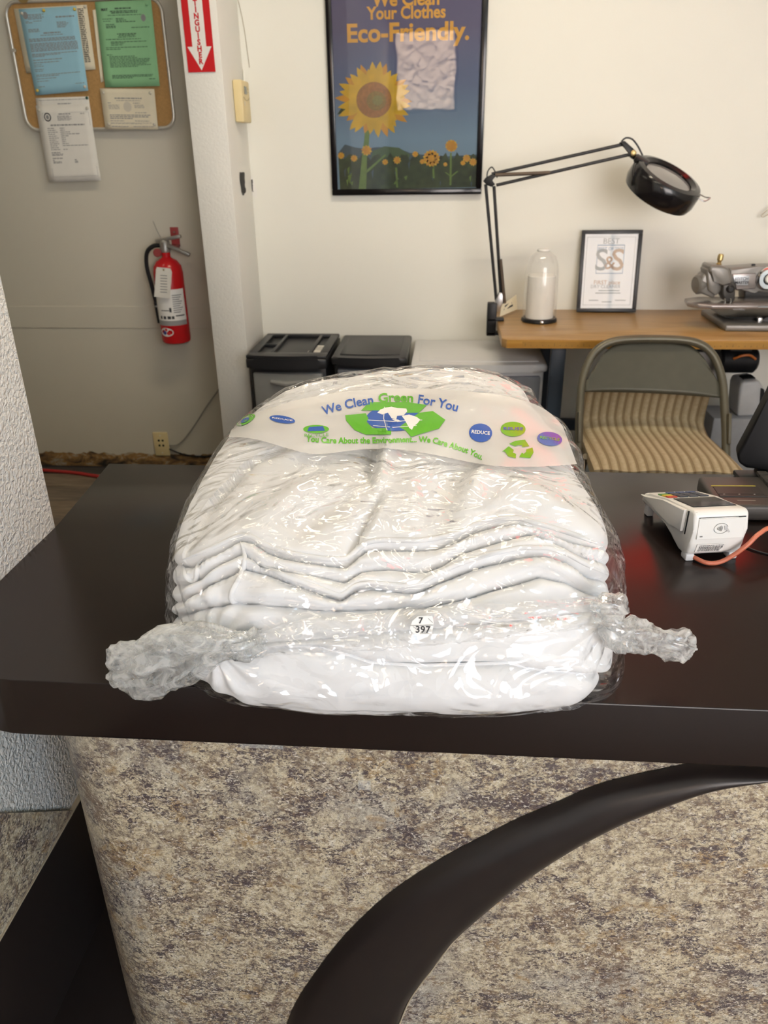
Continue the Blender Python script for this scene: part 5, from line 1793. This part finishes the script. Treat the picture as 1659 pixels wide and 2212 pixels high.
# =================================================================== SEWING MACHINE (blind stitch)
M['machine'] = plain('machine_grey', (0.22, 0.21, 0.195), 0.35, 0.3, var=0.06)
M['machine_dark'] = plain('machine_dark', (0.05, 0.048, 0.045), 0.4, 0.3)
M['machine_plate'] = plain('machine_plate', (0.30, 0.27, 0.26), 0.25, 0.5)
sm_ = thing('sewing_machine', 'grey blind-stitch sewing machine with flat work plate at the table end', 'sewing machine', (1.08, 2.98, TZ))
SY = 2.90
def S(px, py, dy=0.0): return onY(px, py, SY + dy)
def sprism(pxs, dy, th, bev, name, mat, par=sm_):
    return G().prism([S(x, y, dy) for x, y in pxs], (0, 1, 0), th, bev, 3).done(name, mat, par, 40)
# base casting
bs = onZ(1640, 722, TZ)
G().prism([Vector((0.985, 2.84, TZ + 0.001)), Vector((1.36, 2.84, TZ + 0.001)), Vector((1.36, 3.14, TZ + 0.001)), Vector((0.985, 3.14, TZ + 0.001))], (0, 0, 1), 0.022, 0.006, 2).done('base', M['machine'], sm_)
sprism([(1560, 684), (1660, 684), (1760, 684), (1760, 699), (1632, 700), (1612, 697)], 0.03, 0.16, 0.004, 'lower_casting', M['machine_dark'])
G().lathe([(0.030, 0), (0.030, 0.02), (0.02, 0.024), (0, 0.024)], S(1655, 700, 0.03), (0, -1, 0), 20).done('cam_wheel', M['black_plastic'], sm_)
G().box(S(1640, 692, 0.0), (0.016, 0.02, 0.022), None, 0.003).done('bracket', M['steel'], sm_)
# work plate
wp = [(0.858, 2.90), (0.885, 2.865), (0.93, 2.85), (1.36, 2.85), (1.36, 3.02), (0.93, 3.02), (0.87, 2.985)]
G().prism([Vector((x, y, 0.806)) for x, y in wp], (0, 0, 1), 0.016, 0.005, 3).done('work_plate', M['machine_plate'], sm_)
a = onZ(1595, 668, 0.8235)
G().span((a.x - 0.018, a.y - 0.014, 0.8225), (a.x + 0.018, a.y + 0.014, 0.8235)).done('plate_insert', M['chrome'], sm_, None)
a = onZ(1650, 663, 0.8235)
G().span((a.x - 0.02, a.y - 0.004, 0.8225), (a.x + 0.06, a.y + 0.004, 0.826)).done('seam_guide', M['chrome'], sm_, None)
# arm and head
sprism([(1575, 580), (1640, 576), (1760, 574), (1760, 640), (1640, 632), (1632, 628), (1590, 628), (1578, 610)], 0.05, 0.09, 0.008, 'arm', M['machine'])
sprism([(1608, 625), (1640, 625), (1660, 600), (1770, 600), (1770, 660), (1608, 648)], 0.11, 0.07, 0.006, 'column', M['machine_dark'])
pan = sprism([(1582, 592), (1634, 590), (1632, 624), (1591, 626)], 0.045, 0.012, 0.003, 'badge_panel', M['machine_plate'])
pb = sprism([(1584, 597), (1619, 596), (1616, 616), (1592, 616), (1586, 608)], 0.042, 0.006, 0.001, 'badge', plain('badge_silver', (0.55, 0.58, 0.62), 0.3, 0.4))
lettering('badge_lettering', 'STITCH', S(1602, 602.5, 0.0412), (1, 0, 0), (0, 0, 1), 0.014, M['ink'], pb, 0.0003, lift=0.0004)
lettering('badge_lettering', 'MASTER', S(1603, 610.5, 0.0412), (1, 0, 0), (0, 0, 1), 0.014, M['ink'], pb, 0.0003, lift=0.0004)
sprism([(1533, 576), (1538, 573), (1562, 574), (1576, 580), (1584, 606), (1576, 620), (1560, 622), (1548, 604), (1530, 588)], -0.01, 0.10, 0.010, 'head', M['machine'])
sprism([(1526, 582), (1536, 580), (1562, 610), (1560, 628), (1546, 640), (1530, 628)], 0.0, 0.08, 0.006, 'head_cover', M['machine'])
sprism([(1518, 595), (1526, 590), (1548, 618), (1544, 646), (1512, 633), (1510, 612)], 0.01, 0.07, 0.008, 'motor_cover', M['machine'])
G().lathe([(0.030, 0), (0.034, 0.010), (0.034, 0.03), (0.028, 0.036), (0, 0.038)], S(1522, 612, 0.045), (-1, -0.25, -0.12), 24).done('end_cap', M['machine'], sm_)
sprism([(1562, 616), (1582, 612), (1589, 622), (1588, 646), (1584, 654), (1568, 652), (1560, 636)], -0.02, 0.06, 0.005, 'needle_block', M['machine_dark'])
G().lathe([(0.013, 0), (0.013, 0.008), (0.008, 0.012), (0, 0.012)], S(1577, 624, -0.022), (0, -1, 0), 16).done('needle_knob', M['black_plastic'], sm_)
for x in (1566, 1578):
    G().cyl(S(x, 645, -0.022), S(x, 657, -0.022), 0.003, seg=8).done('presser_foot', M['chrome'], sm_)
G().lathe([(0.008, 0), (0.010, 0.006), (0.006, 0.010), (0.007, 0.016), (0.010, 0.020), (0.010, 0.034), (0.008, 0.040), (0, 0.041)], S(1552, 574, 0.03), (0.08, 0, 1), 16).done('thread_tension', M['brass'], sm_)
G().box(S(1627, 574, 0.08), (0.012, 0.012, 0.014), None, 0.003).done('oil_cap', M['black_plastic'], sm_)
hw = thing  # alias kept short
wheel_c = S(1659, 602, 0.045)
wh = G().lathe([(0.020, 0.012), (0.034, 0.012), (0.040, 0.006), (0.042, -0.004), (0.040, -0.012), (0.020, -0.012), (0.020, 0.012)], wheel_c, (0, -1, 0), 32).done('dial', M['chrome'], sm_, 40)
G().lathe([(0.016, 0), (0.016, 0.012), (0.012, 0.018), (0.0, 0.018)], wheel_c, (0, -1, 0), 20).done('dial_knob', M['white_plastic'], wh)
# wall hook at the very edge
hk_ = [onY(x, y, WY - 0.03) for x, y in ((1680, 440), (1660, 452), (1648, 462), (1645, 466), (1648, 469), (1654, 466), (1675, 455))]
tag(G().tube(smoothpath(hk_), 0.0022, 6).done('wire_hook', plain('hook_wire', (0.42, 0.38, 0.3), 0.4, 0.7), None, 60, tuple(hk_[2])), 'bent wire hook sticking out from the back wall above the sewing machine', 'hook')
# motor and jug below the table
mo = thing('machine_motor', 'dark sewing machine motor hanging under the table beside a white jug', 'motor', (1.10, 3.0, 0.45))
G().lathe([(0, -0.07), (0.04, -0.07), (0.05, -0.06), (0.05, 0.06), (0.04, 0.07), (0, 0.07)], (1.11, 3.02, 0.585), (1, 0, 0), 24).done('motor_body', M['black_matte'], mo)
G().span((1.07, 2.99, 0.62), (1.15, 3.05, 0.697), 0.003).done('hanger_bracket', M['machine_dark'], mo)
G().tube(smoothpath([(1.08, 2.97, 0.60), (1.10, 2.955, 0.615), (1.13, 2.955, 0.618), (1.16, 2.97, 0.60)]), 0.005, 6).done('orange_wire', plain('orange_wire', (0.55, 0.16, 0.03), 0.5), mo)
wpn = [onY(x, y, 3.1) for x, y in ((1470, 758), (1562, 758), (1555, 830), (1500, 850), (1470, 838))]
tag(G().prism(wpn, (0, 1, 0), 0.012, 0.002).done('switch_box', plain('off_white_box', (0.45, 0.44, 0.42), 0.6), None, 35, tuple(wpn[2])), 'pale grey switch panel under the table behind the chair', 'panel')
jg = thing('plastic_jug', 'white plastic jug with a dark side under the table right end', 'jug', (1.09, 2.9, 0.0))
jp = [onY(x, y, 2.9) for x, y in ((1598, 838), (1604, 826), (1640, 822), (1652, 840), (1652, 900), (1592, 900))]
G().prism(jp, (0, 1, 0), 0.12, 0.010, 3).done('jug_body', plain('jug_white', (0.52, 0.53, 0.54), 0.45), jg)
jp = [onY(x, y, 2.895) for x, y in ((1644, 838), (1652, 842), (1653, 898), (1640, 898))]
G().prism(jp, (0, 1, 0), 0.11, 0.003).done('dark_panel', M['black_matte'], jg)
jp = [onY(x, y, 2.93) for x, y in ((1606, 818), (1632, 815), (1634, 824), (1606, 827))]
G().prism(jp, (0, 1, 0), 0.05, 0.003).done('jug_cap', M['black_matte'], jg)
jl = G().span((jp[0].x - 0.10, 2.88, 0.0), (jp[0].x + 0.16, 3.05, 0.395), 0.008).done('storage_tub', plain('tub_grey', (0.35, 0.36, 0.38), 0.6), None, 35, (jp[0].x, 2.96, 0))
tag(jl, 'grey storage tub on the floor under the white jug', 'tub')
# open outlet box on the wall under the table
ob_ = onY(1257, 966, WY)
obx = thing('outlet_box', 'open electrical box in the wall behind the folding chair', 'outlet', (ob_.x, WY, ob_.z - 0.06))
G().span((ob_.x - 0.036, WY - 0.006, ob_.z - 0.060), (ob_.x + 0.036, WY - 0.001, ob_.z + 0.060), 0.002).done('plate', M['white_plastic'], obx)
G().span((ob_.x - 0.022, WY - 0.008, ob_.z - 0.045), (ob_.x + 0.016, WY - 0.0055, ob_.z + 0.045), 0.002).done('opening', M['black_matte'], obx)
for dz in (-0.02, 0.02): G().lathe([(0.009, 0), (0.009, 0.002), (0, 0.002)], (ob_.x - 0.003, WY - 0.008, ob_.z + dz), (0, -1, 0), 12).done('socket', M['greyink'], obx)

# =================================================================== PLASTIC DRAWER UNITS
M['bin_black'] = plain('bin_black', (0.016, 0.017, 0.020), 0.38)
M['bin_grey'] = plain('bin_grey_drawer', (0.26, 0.265, 0.26), 0.35)
M['bin_clear'] = plain('bin_clear_drawer', (0.30, 0.32, 0.36), 0.25, alpha=0.75)
M['bin_white'] = plain('bin_white', (0.66, 0.67, 0.68), 0.4, var=0.02)
def bow(x0, x1, yb, yf, b, n=9):
    """plan outline with a bowed front"""
    pts = [(x0, yb), (x0, yf)]
    pts += [(x0 + (x1 - x0) * k / n, yf - b * math.sin(math.pi * k / n)) for k in range(1, n)]
    return pts + [(x1, yf), (x1, yb)]
def slab(plan, z0, z1, name, mat, par, bev=0.004):
    return G().prism([Vector((x, y, z0)) for x, y in plan], (0, 0, 1), z1 - z0, bev, 2).done(name, mat, par, 40)
def drawers(label, x0, x1, yf, yb, ztop, capm, bodym, drm, tray, n, capt=0.035):
    t = thing('drawer_unit', label, 'drawers', ((x0 + x1) / 2, (yf + yb) / 2, 0))
    slab(bow(x0 + 0.01, x1 - 0.01, yb, yf + 0.03, 0.012), 0.0, ztop - capt, 'carcass', bodym, t, 0.003)
    hgt = (ztop - capt - 0.03) / n
    for k in range(n):
        z0 = 0.02 + k * hgt
        d = slab(bow(x0 + 0.022, x1 - 0.022, yb - 0.05, yf + 0.010, 0.014), z0, z0 + hgt - 0.010, 'drawer', drm, t, 0.006)
        cx, w = (x0 + x1) / 2, (x1 - x0)
        G().tube([Vector((cx - w * 0.20, yf - 0.004, z0 + hgt * 0.78)), Vector((cx, yf - 0.010, z0 + hgt * 0.74)), Vector((cx + w * 0.20, yf - 0.004, z0 + hgt * 0.78))], [0.008, 0.012, 0.008], 10).done('pull', drm, d)
    plan = bow(x0, x1, yb, yf, 0.016)
    if not tray:
        slab(plan, ztop - capt, ztop, 'lid', capm, t, 0.010)
        slab(bow(x0 + 0.03, x1 - 0.03, yb - 0.03, yf + 0.04, 0.010), ztop - 0.001, ztop + 0.003, 'lid_panel', capm, t, 0.002)
    else:
        slab(plan, ztop - capt, ztop - 0.012, 'lid', capm, t, 0.008)
        g = G()
        w = x1 - x0; dy = yb - yf
        g.prism([Vector((x, y, ztop - 0.013)) for x, y in bow(x0 + 0.002, x1 - 0.002, yf + 0.055, yf + 0.002, 0.015)], (0, 0, 1), 0.014, 0.004)
        g.span((x0 + 0.002, yb - 0.03, ztop - 0.013), (x1 - 0.002, yb, ztop + 0.001), 0.004)
        for a, c in ((0.0, 0.035), (w * 0.27, w * 0.27 + 0.014), (w * 0.74, w * 0.74 + 0.014), (w - 0.035, w - 0.002)):
            g.span((x0 + max(a, 0.002), yf + 0.05, ztop - 0.013), (x0 + c, yb - 0.028, ztop + 0.001), 0.003)
        g.span((x0 + 0.03, yf + dy * 0.5, ztop - 0.013), (x0 + w * 0.28, yf + dy * 0.5 + 0.012, ztop - 0.001), 0.003)
        g.done('tray_rim', capm, t)
    return t
zt_ = 0.60
d1 = onZ(527, 783, zt_); d2 = onZ(708, 783, zt_); d3 = onZ(560, 722, zt_)
ytf = 2.82
drawers('grey drawer unit with a black compartment tray top beside the pier', -0.765, -0.452, 2.845, 3.235, 0.632, M['bin_black'], M['bin_black'], M['bin_grey'], True, 3, 0.05)
nt_c = thing('memo_slip', 'small white slip lying in the black tray top', 'slip', (-0.52, 3.02, 0.6205))
G().box((-0.507, 3.00, 0.6225), (0.055, 0.11, 0.002), Matrix.Rotation(-0.15, 3, 'Z')).done('slip_sheet', M['white_paper'], nt_c, None)
for k in range(3): G().box((-0.507 + 0.002 * k, 2.98 + 0.022 * k, 0.6238), (0.034, 0.006, 0.0005), Matrix.Rotation(-0.15, 3, 'Z')).done('slip_print', M['greyink'], nt_c, None)
drawers('dark drawer unit with a plain black lid between the grey and white units', -0.437, -0.148, 2.845, 3.235, 0.628, M['bin_black'], M['bin_black'], M['bin_clear'], False, 4, 0.03)
drawers('white drawer unit with a flat white lid below the table corner', -0.135, 0.372, 2.835, 3.235, 0.608, M['bin_white'], M['bin_white'], M['bin_clear'], False, 4, 0.03)

# =================================================================== FOLDING CHAIR
M['chair_metal'] = plain('chair_metal', srgb(98, 94, 80), 0.38, 0.35)
def stripe_mat():
    m, nt, b = nmat('striped_cover')
    tc = nt.nodes.new('ShaderNodeTexCoord'); sp = nt.nodes.new('ShaderNodeSeparateXYZ')
    nt.links.new(tc.outputs['Object'], sp.inputs[0])
    def md(v, f):
        q = nt.nodes.new('ShaderNodeMath'); q.operation = 'MULTIPLY'; q.inputs[1].default_value = f
        nt.links.new(v, q.inputs[0])
        s = nt.nodes.new('ShaderNodeMath'); s.operation = 'FRACT'; nt.links.new(q.outputs[0], s.inputs[0]); return s.outputs[0]
    r = ramp(nt, [(0.0, srgb(176, 162, 134)), (0.30, srgb(196, 183, 156)), (0.52, srgb(188, 175, 146)), (0.60, srgb(118, 102, 76)), (0.70, srgb(150, 134, 106)), (0.78, srgb(112, 97, 72)), (0.92, srgb(172, 157, 128))])
    nt.links.new(md(sp.outputs['X'], 1 / 0.0275), r.inputs[0])
    vec = coords(nt)
    c = mix(nt, 0.25, r.outputs[0], srgb(150, 132, 98)); nt.links.new(c, b.inputs['Base Color'])
    n2 = ramp(nt, [(0.3, (0.1, 0.1, 0.1)), (0.7, (0.5, 0.5, 0.5))]); nt.links.new(noise(nt, vec, 90, 4), n2.inputs[0]); nt.links.new(n2.outputs[0], c.node.inputs[0])
    b.inputs['Roughness'].default_value = 0.95
    nt.links.new(bump(nt, noise(nt, vec, 260, 3), 0.5, 0.003), b.inputs['Normal'])
    return m
M['stripes'] = stripe_mat()
ccx = 0.675
ch = thing('folding_chair', 'brown metal folding chair with a striped seat cover in front of the table', 'chair', (ccx, 2.4, 0))
# seat cover: soft cushion, a little saddle
def seat_fn(u, v):
    a = 2 * math.pi * u
    return None
zs_ = 0.445
g = G()
NU, NV = 30, 22
def seat_top(u, v):
    x = ccx + (u - 0.5) * (0.415 + 0.03 * (1 - v))
    y = 2.205 + (0.40 / 0.72) * v if v < 0.72 else 2.605 - 0.045 * ((v - 0.72) / 0.28) ** 2
    e = min(u, 1 - u) * 2; f = min(v, 1 - v) * 2
    z = zs_ + 0.020 * (1 - (1 - min(1, e * 3)) ** 2) * (1 - (1 - min(1, f * 3)) ** 2) - 0.02 * v * v + 0.003 * math.sin(u * 19) * (1 - v)
    if v > 0.6: z += 0.19 * ((v - 0.6) / 0.4) ** 1.6
    return Vector((x, y, z))
vs = [seat_top(i / (NU - 1), j / (NV - 1)) for j in range(NV) for i in range(NU)]
fs = [(j * NU + i, j * NU + i + 1, (j + 1) * NU + i + 1, (j + 1) * NU + i) for j in range(NV - 1) for i in range(NU - 1)]
k0 = len(vs)
rim = [i for i in range(NU)] + [j * NU + NU - 1 for j in range(1, NV)] + [(NV - 1) * NU + i for i in range(NU - 2, -1, -1)] + [j * NU for j in range(NV - 2, 0, -1)]
for q in rim:
    p = vs[q].copy(); p.z = max(0.412, p.z - 0.035) + 0.004 * math.sin(q * 1.3); p.y += 0.02 if p.z > 0.45 else 0; vs.append(p)
for a in range(len(rim)):
    b2 = (a + 1) % len(rim)
    fs.append((rim[a], rim[b2], k0 + b2, k0 + a))
mesh_obj('seat_cover', vs, fs, M['stripes'], ch, 60)
G().span((ccx - 0.20, 2.215, 0.395), (ccx + 0.20, 2.60, 0.411), 0.005).done('seat_pan', M['chair_metal'], ch)
# back frame: one bent tube
zr = 0.765
half = [(-0.238, 2.20, 0.0), (-0.236, 2.42, 0.42), (-0.232, 2.50, 0.56), (-0.222, 2.545, 0.645), (-0.188, 2.575, 0.715), (-0.125, 2.590, 0.750), (0.0, 2.595, 0.757)]
fr_pts = [Vector((ccx + x, y, z)) for x, y, z in half] + [Vector((ccx - x, y, z)) for x, y, z in reversed(half[:-1])]
G().tube(smoothpath(fr_pts, 6), 0.0135, 12).done('back_frame', M['chair_metal'], ch, 60)
# concave sheet backrest
def back_fn(u, v):
    x = (u - 0.5) * 2
    lim = 0.222 * (1 - 0.10 * v ** 3)
    zt2 = 0.750 - 0.105 * abs(x) ** 4.0
    zb2 = 0.590 - 0.014 * (u - 0.5)
    z = zb2 + (zt2 - zb2) * v
    yb2 = 2.50 + (z - 0.56) * 0.50
    return Vector((ccx + x * lim, yb2 + 0.020 * (1 - x * x), z))
ob2 = G().grid(back_fn, 24, 12).done('backrest', plain('chair_back_sheet', srgb(78, 76, 64), 0.42, 0.35), ch, 60)
mdf = ob2.modifiers.new('thickness', 'SOLIDIFY'); mdf.thickness = 0.003
for sx in (-1, 1):
    G().tube([Vector((ccx + sx * 0.222, 2.36, 0.43)), Vector((ccx + sx * 0.224, 2.52, 0.20)), Vector((ccx + sx * 0.224, 2.64, 0.0))], 0.0115, 10).done('rear_leg', M['chair_metal'], ch, 60)
    G().box((ccx + sx * 0.238, 2.445, 0.50), (0.010, 0.030, 0.10), Matrix.Rotation(math.radians(-24), 3, 'X'), 0.003).done('hinge_plate', M['chair_metal'], ch)
G().cyl((ccx - 0.23, 2.25, 0.10), (ccx + 0.23, 2.25, 0.10), 0.009, seg=10).done('stretcher', M['chair_metal'], ch)
G().cyl((ccx - 0.222, 2.58, 0.11), (ccx + 0.222, 2.58, 0.11), 0.009, seg=10).done('stretcher', M['chair_metal'], ch)

# =================================================================== CARD TERMINAL
tr_ = thing('card_terminal', 'white card payment terminal with keypad and screen on the counter', 'card terminal', (0.41, 1.11, CZ))
M['term_white'] = plain('terminal_white', (0.74, 0.735, 0.71), 0.35, var=0.01)
M['term_grey'] = plain('terminal_grey', (0.60, 0.61, 0.63), 0.4, var=0.01)
ang = math.radians(9.0)
tu_ = Vector((math.cos(ang), math.sin(ang), 0)); tv_ = Vector((-math.sin(ang), math.cos(ang), 0))
T0 = onZ(1540, 1218, CZ); T0 = Vector((T0.x + 0.001, T0.y + 0.008, CZ))
def T(x, y, z): return T0 + tu_ * x + tv_ * y + Vector((0, 0, z))
tw = 0.041
# side profile (y away from us, z up)
side = [(0.000, 0.016), (-0.004, 0.030), (-0.006, 0.055), (-0.004, 0.080), (0.004, 0.0845), (0.090, 0.064), (0.150, 0.046), (0.172, 0.038), (0.180, 0.028), (0.178, 0.018), (0.120, 0.030), (0.080, 0.030), (0.055, 0.014), (0.030, 0.007), (0.010, 0.008)]
G().prism([T(-tw, y, z) for y, z in side], tu_, 2 * tw, 0.005, 3).done('housing', M['term_white'], tr_, 45)
for sx in (-1, 1):
    G().box(T(sx * (tw - 0.008), 0.012, 0.006), (0.014, 0.018, 0.012), Matrix.Rotation(ang, 3, 'Z'), 0.003).done('foot', M['term_grey'], tr_)
    G().box(T(sx * (tw - 0.010), 0.166, 0.010), (0.012, 0.016, 0.020), Matrix.Rotation(ang, 3, 'Z'), 0.003).done('foot', M['term_grey'], tr_)
def ttop(x, y):   # point on the sloping top
    z = float(np.interp(y, [0.004, 0.090, 0.150, 0.172], [0.0845, 0.064, 0.046, 0.038]))
    return T(x, y, z)
def tquad(x0, y0, x1, y1, mat, name, lift=0.0012, th=0.0012):
    p = [ttop(x0, y0), ttop(x1, y0), ttop(x1, y1), ttop(x0, y1)]
    n = (p[1] - p[0]).cross(p[3] - p[0]).normalized()
    return G().prism([q + n * (lift - th) for q in p], n, th, 0.0003, 1).done(name, mat, tr_, 30)
screen_m = plain('terminal_screen', (0.008, 0.012, 0.02), 0.06)
tquad(-0.033, 0.020, 0.033, 0.084, screen_m, 'screen')
M['key_dark'] = plain('key_dark', (0.05, 0.06, 0.08), 0.45)
for r0 in range(4):
    for c0 in range(3):
        tquad(0.029 - c0 * 0.0165 - 0.0135, 0.094 + r0 * 0.0135, 0.029 - c0 * 0.0165, 0.094 + r0 * 0.0135 + 0.0105, M['key_dark'] if r0 < 3 else plain('key_blue', (0.03, 0.07, 0.2), 0.45), 'key', 0.0022, 0.002)
for y0, cname, col in ((0.094, 'key_red', (0.5, 0.05, 0.02)), (0.1075, 'key_yellow', (0.65, 0.5, 0.03)), (0.121, 'key_green', (0.08, 0.28, 0.05))):
    tquad(-0.036, y0, -0.0215, y0 + 0.0105, plain(cname, col, 0.45), 'key', 0.0022, 0.002)
# front: printer lid, contactless mark, label
def fpt(x, t, d=0.0):
    y, z = np.interp(t, [0, 0.35, 0.7, 1], [0.000, -0.006, -0.0062, -0.004]), 0.016 + t * 0.064
    return T(x, y - d, z)
def fquad(x0, t0, x1, t1, mat, name, d=0.0012, par=tr_):
    return mesh_obj(name, [fpt(x0, t0, d), fpt(x1, t0, d), fpt(x1, t1, d), fpt(x0, t1, d)], [(0, 1, 2, 3)], mat, par)
lid = G().prism([fpt(-0.034, 0.40, 0.0002), fpt(0.035, 0.40, 0.0002), fpt(0.035, 0.90, 0.0002), fpt(-0.034, 0.90, 0.0002)], -tv_, 0.0012, 0.0004, 1).done('printer_lid', M['term_white'], tr_, 30)
fquad(-0.034, 0.91, 0.0355, 0.935, M['black_matte'], 'paper_slot', 0.0010)
fquad(-0.033, 0.912, 0.024, 0.925, M['white_print'], 'paper_edge', 0.0014)
mk = plain('mark_grey', (0.22, 0.22, 0.22), 0.6)
def arc_pts(cx, ct, rx, rt, a0, a1, n=16): return [fpt(cx + rx * math.cos(math.radians(a0 + (a1 - a0) * k / n)), ct + rt * math.sin(math.radians(a0 + (a1 - a0) * k / n)), 0.0017) for k in range(n + 1)]
G().tube(arc_pts(0.000, 0.66, 0.0105, 0.125, 20, 335, 24), 0.0003, 5).done('contactless_ring', mk, lid, 60)
for k in range(4):
    G().tube(arc_pts(-0.008, 0.66, 0.003 + 0.0022 * k, 0.045 + 0.028 * k, -32, 32, 8), 0.00042, 5).done('contactless_wave', mk, lid, 60)
hp = [(0.0045, 0.73), (0.0085, 0.71), (0.0105, 0.655), (0.0145, 0.57), (0.0125, 0.545), (0.0085, 0.605), (0.0055, 0.625)]
mesh_obj('contactless_hand', [fpt(x, t, 0.0016) for x, t in hp], [tuple(range(len(hp)))], plain('hand_grey', (0.5, 0.5, 0.5), 0.6), lid)
fquad(-0.030, 0.46, -0.026, 0.49, mk, 'maker_mark', 0.0018, lid)
lb = fquad(-0.030, 0.03, 0.012, 0.26, M['white_print'], 'barcode_label', 0.0010)
rb = random.Random(2)
for (t0, t1, x0, x1) in ((0.125, 0.19, -0.026, 0.009), (0.045, 0.10, -0.027, 0.006)):
    x = x0
    while x < x1:
        w = rb.uniform(0.0003, 0.0011)
        fquad(x, t0, x + w, t1, M['ink'], 'barcode_bar', 0.0013, lb)
        x += w + rb.uniform(0.0004, 0.0011)
for t0 in (0.205, 0.107):
    x = -0.026
    while x < 0.008:
        w = rb.uniform(0.001, 0.003); fquad(x, t0, x + w, t0 + 0.016, M['ink'], 'label_print', 0.0013, lb); x += w + 0.0008
# side swipe slot
G().prism([T(-tw - 0.0004, y, z) for y, z in ((0.012, 0.079), (0.014, 0.040), (0.0165, 0.040), (0.0155, 0.078))], -tu_, 0.0006).done('swipe_slot', M['black_matte'], tr_, None)
swp = [(0.018, 0.079), (0.020, 0.042), (0.060, 0.036), (0.160, 0.036), (0.176, 0.034), (0.090, 0.062)]
G().prism([T(-tw - 0.0002, y, z) for y, z in swp], -tu_, 0.006, 0.002).done('swipe_rail', M['term_white'], tr_)
# red cable
cab = [T(-0.030, 0.012, 0.006), T(-0.016, -0.010, 0.0045), T(0.004, -0.012, 0.0045), T(0.022, -0.014, 0.016), T(0.040, -0.016, 0.034), T(0.058, -0.010, 0.048), T(0.085, 0.0, 0.052), T(0.14, 0.01, 0.034), T(0.20, 0.015, 0.006), T(0.32, 0.03, 0.0040), T(0.7, 0.02, 0.0040)]
tag(G().tube(smoothpath(cab, 8), 0.0034, 10).done('terminal_cable', plain('salmon_cable', (0.55, 0.16, 0.09), 0.4), None, 60, tuple(cab[0])), 'salmon red cable looping out from under the card terminal', 'cable')
cab = [onZ(x, y, CZ + 0.002) for x, y in ((1612, 1182), (1640, 1192), (1680, 1200), (1760, 1205), (1900, 1195))]
tag(G().tube(smoothpath(cab, 8), 0.0016, 8).done('thin_cable', M['black_plastic'], None, 60, tuple(cab[0])), 'thin black cable on the counter right of the card terminal', 'cable')

# =================================================================== KEYBOARD with touchpad
kb = thing('keyboard', 'dark grey keyboard with a touchpad behind the card terminal', 'keyboard', (0.55, 1.27, CZ))
M['kb_grey'] = plain('keyboard_grey', (0.042, 0.037, 0.033), 0.45)
M['kb_dark'] = plain('keyboard_dark', (0.030, 0.027, 0.025), 0.5)
kz = CZ + 0.03
kp = [onZ(x, y, kz) for x, y in ((1505, 1030), (1530, 1093))]
k_bl = onZ(1508, 1028, kz); k_fl = onZ(1552, 1092, kz)
base_pts = [Vector((k_fl.x, k_fl.y, CZ + 0.002)), Vector((1.0, k_fl.y + 0.02, CZ + 0.002)), Vector((1.0, k_bl.y + 0.02, CZ + 0.002)), Vector((k_bl.x, k_bl.y, CZ + 0.002))]
G().prism(base_pts, (0, 0, 1), 0.028, 0.006, 3).done('keyboard_body', M['kb_grey'], kb)
ku = (base_pts[1] - base_pts[0]).normalized(); kv = (base_pts[3] - base_pts[0])
kd = kv.length; kv.normalize()
def K(a, b, z=0.0305): return base_pts[0] + ku * a + kv * b + Vector((0, 0, z - 0.002))
def kquad(a0, b0, a1, b1, mat, name, h=0.0012, z=0.0298):
    return G().prism([K(a0, b0, z), K(a1, b0, z), K(a1, b1, z), K(a0, b1, z)], (0, 0, 1), h, 0.0004, 1).done(name, mat, kb, 30)
kquad(0.012, kd * 0.36, 0.088, kd * 0.62, M['kb_dark'], 'touchpad')
kquad(0.010, kd * 0.63, 0.085, kd * 0.645, plain('yellow_line', (0.45, 0.38, 0.05), 0.5), 'touchpad_line', 0.0014)
kquad(0.012, kd * 0.27, 0.090, kd * 0.33, M['kb_dark'], 'touchpad_button', 0.0020)
for a in (0.020, 0.045, 0.070): kquad(a, kd * 0.345, a + 0.003, kd * 0.352, M['white_print'], 'indicator_dot', 0.0016)
kquad(0.036, kd * 0.15, 0.066, kd * 0.175, plain('faint_mark', (0.16, 0.14, 0.12), 0.5), 'maker_mark', 0.0005)
for r0 in range(6):
    for c0 in range(6):
        kquad(0.104 + c0 * 0.019, kd * 0.22 + r0 * 0.0185, 0.104 + c0 * 0.019 + 0.0165, kd * 0.22 + r0 * 0.0185 + 0.016, M['kb_grey'], 'key', 0.006)

# =================================================================== MONITOR at the right edge
mn = thing('monitor', 'black monitor leaning back on its stand at the right rear of the counter', 'monitor', (0.72, 1.30, CZ))
mo_p = [onY(x, y, 1.36) for x, y in ((1659, 862), (1592, 984), (1596, 1002), (1612, 1013), (1659, 1016), (1760, 1018), (1860, 700), (1730, 690))]
G().prism(mo_p, Vector((0.2, 1, 0.15)), 0.035, 0.006, 3).done('screen_back', M['black_matte'], mn)
st0 = onY(1650, 1010, 1.375)
G().span((st0.x - 0.014, 1.365, CZ + 0.008), (st0.x + 0.05, 1.385, st0.z + 0.05), 0.003).done('stand_neck', M['black_plastic'], mn)
G().span((st0.x - 0.05, 1.32, CZ + 0.0005), (st0.x + 0.14, 1.387, CZ + 0.010), 0.003).done('stand_base', M['black_plastic'], mn)
fc = [onZ(x, y, 0.01) for x, y in ((1560, 1030), (1580, 1018), (1600, 1010), (1640, 1000))]
fc = [onZ(x, y, 0.006) for x, y in ((1530, 1040), (1556, 1032), (1575, 1022), (1600, 1014), (1650, 1004))]
tag(G().tube(smoothpath(fc), 0.004, 8).done('loose_cable', M['red_cable'], None, 60, tuple(fc[0])), 'red cable lying on the floor under the table behind the monitor', 'cable')
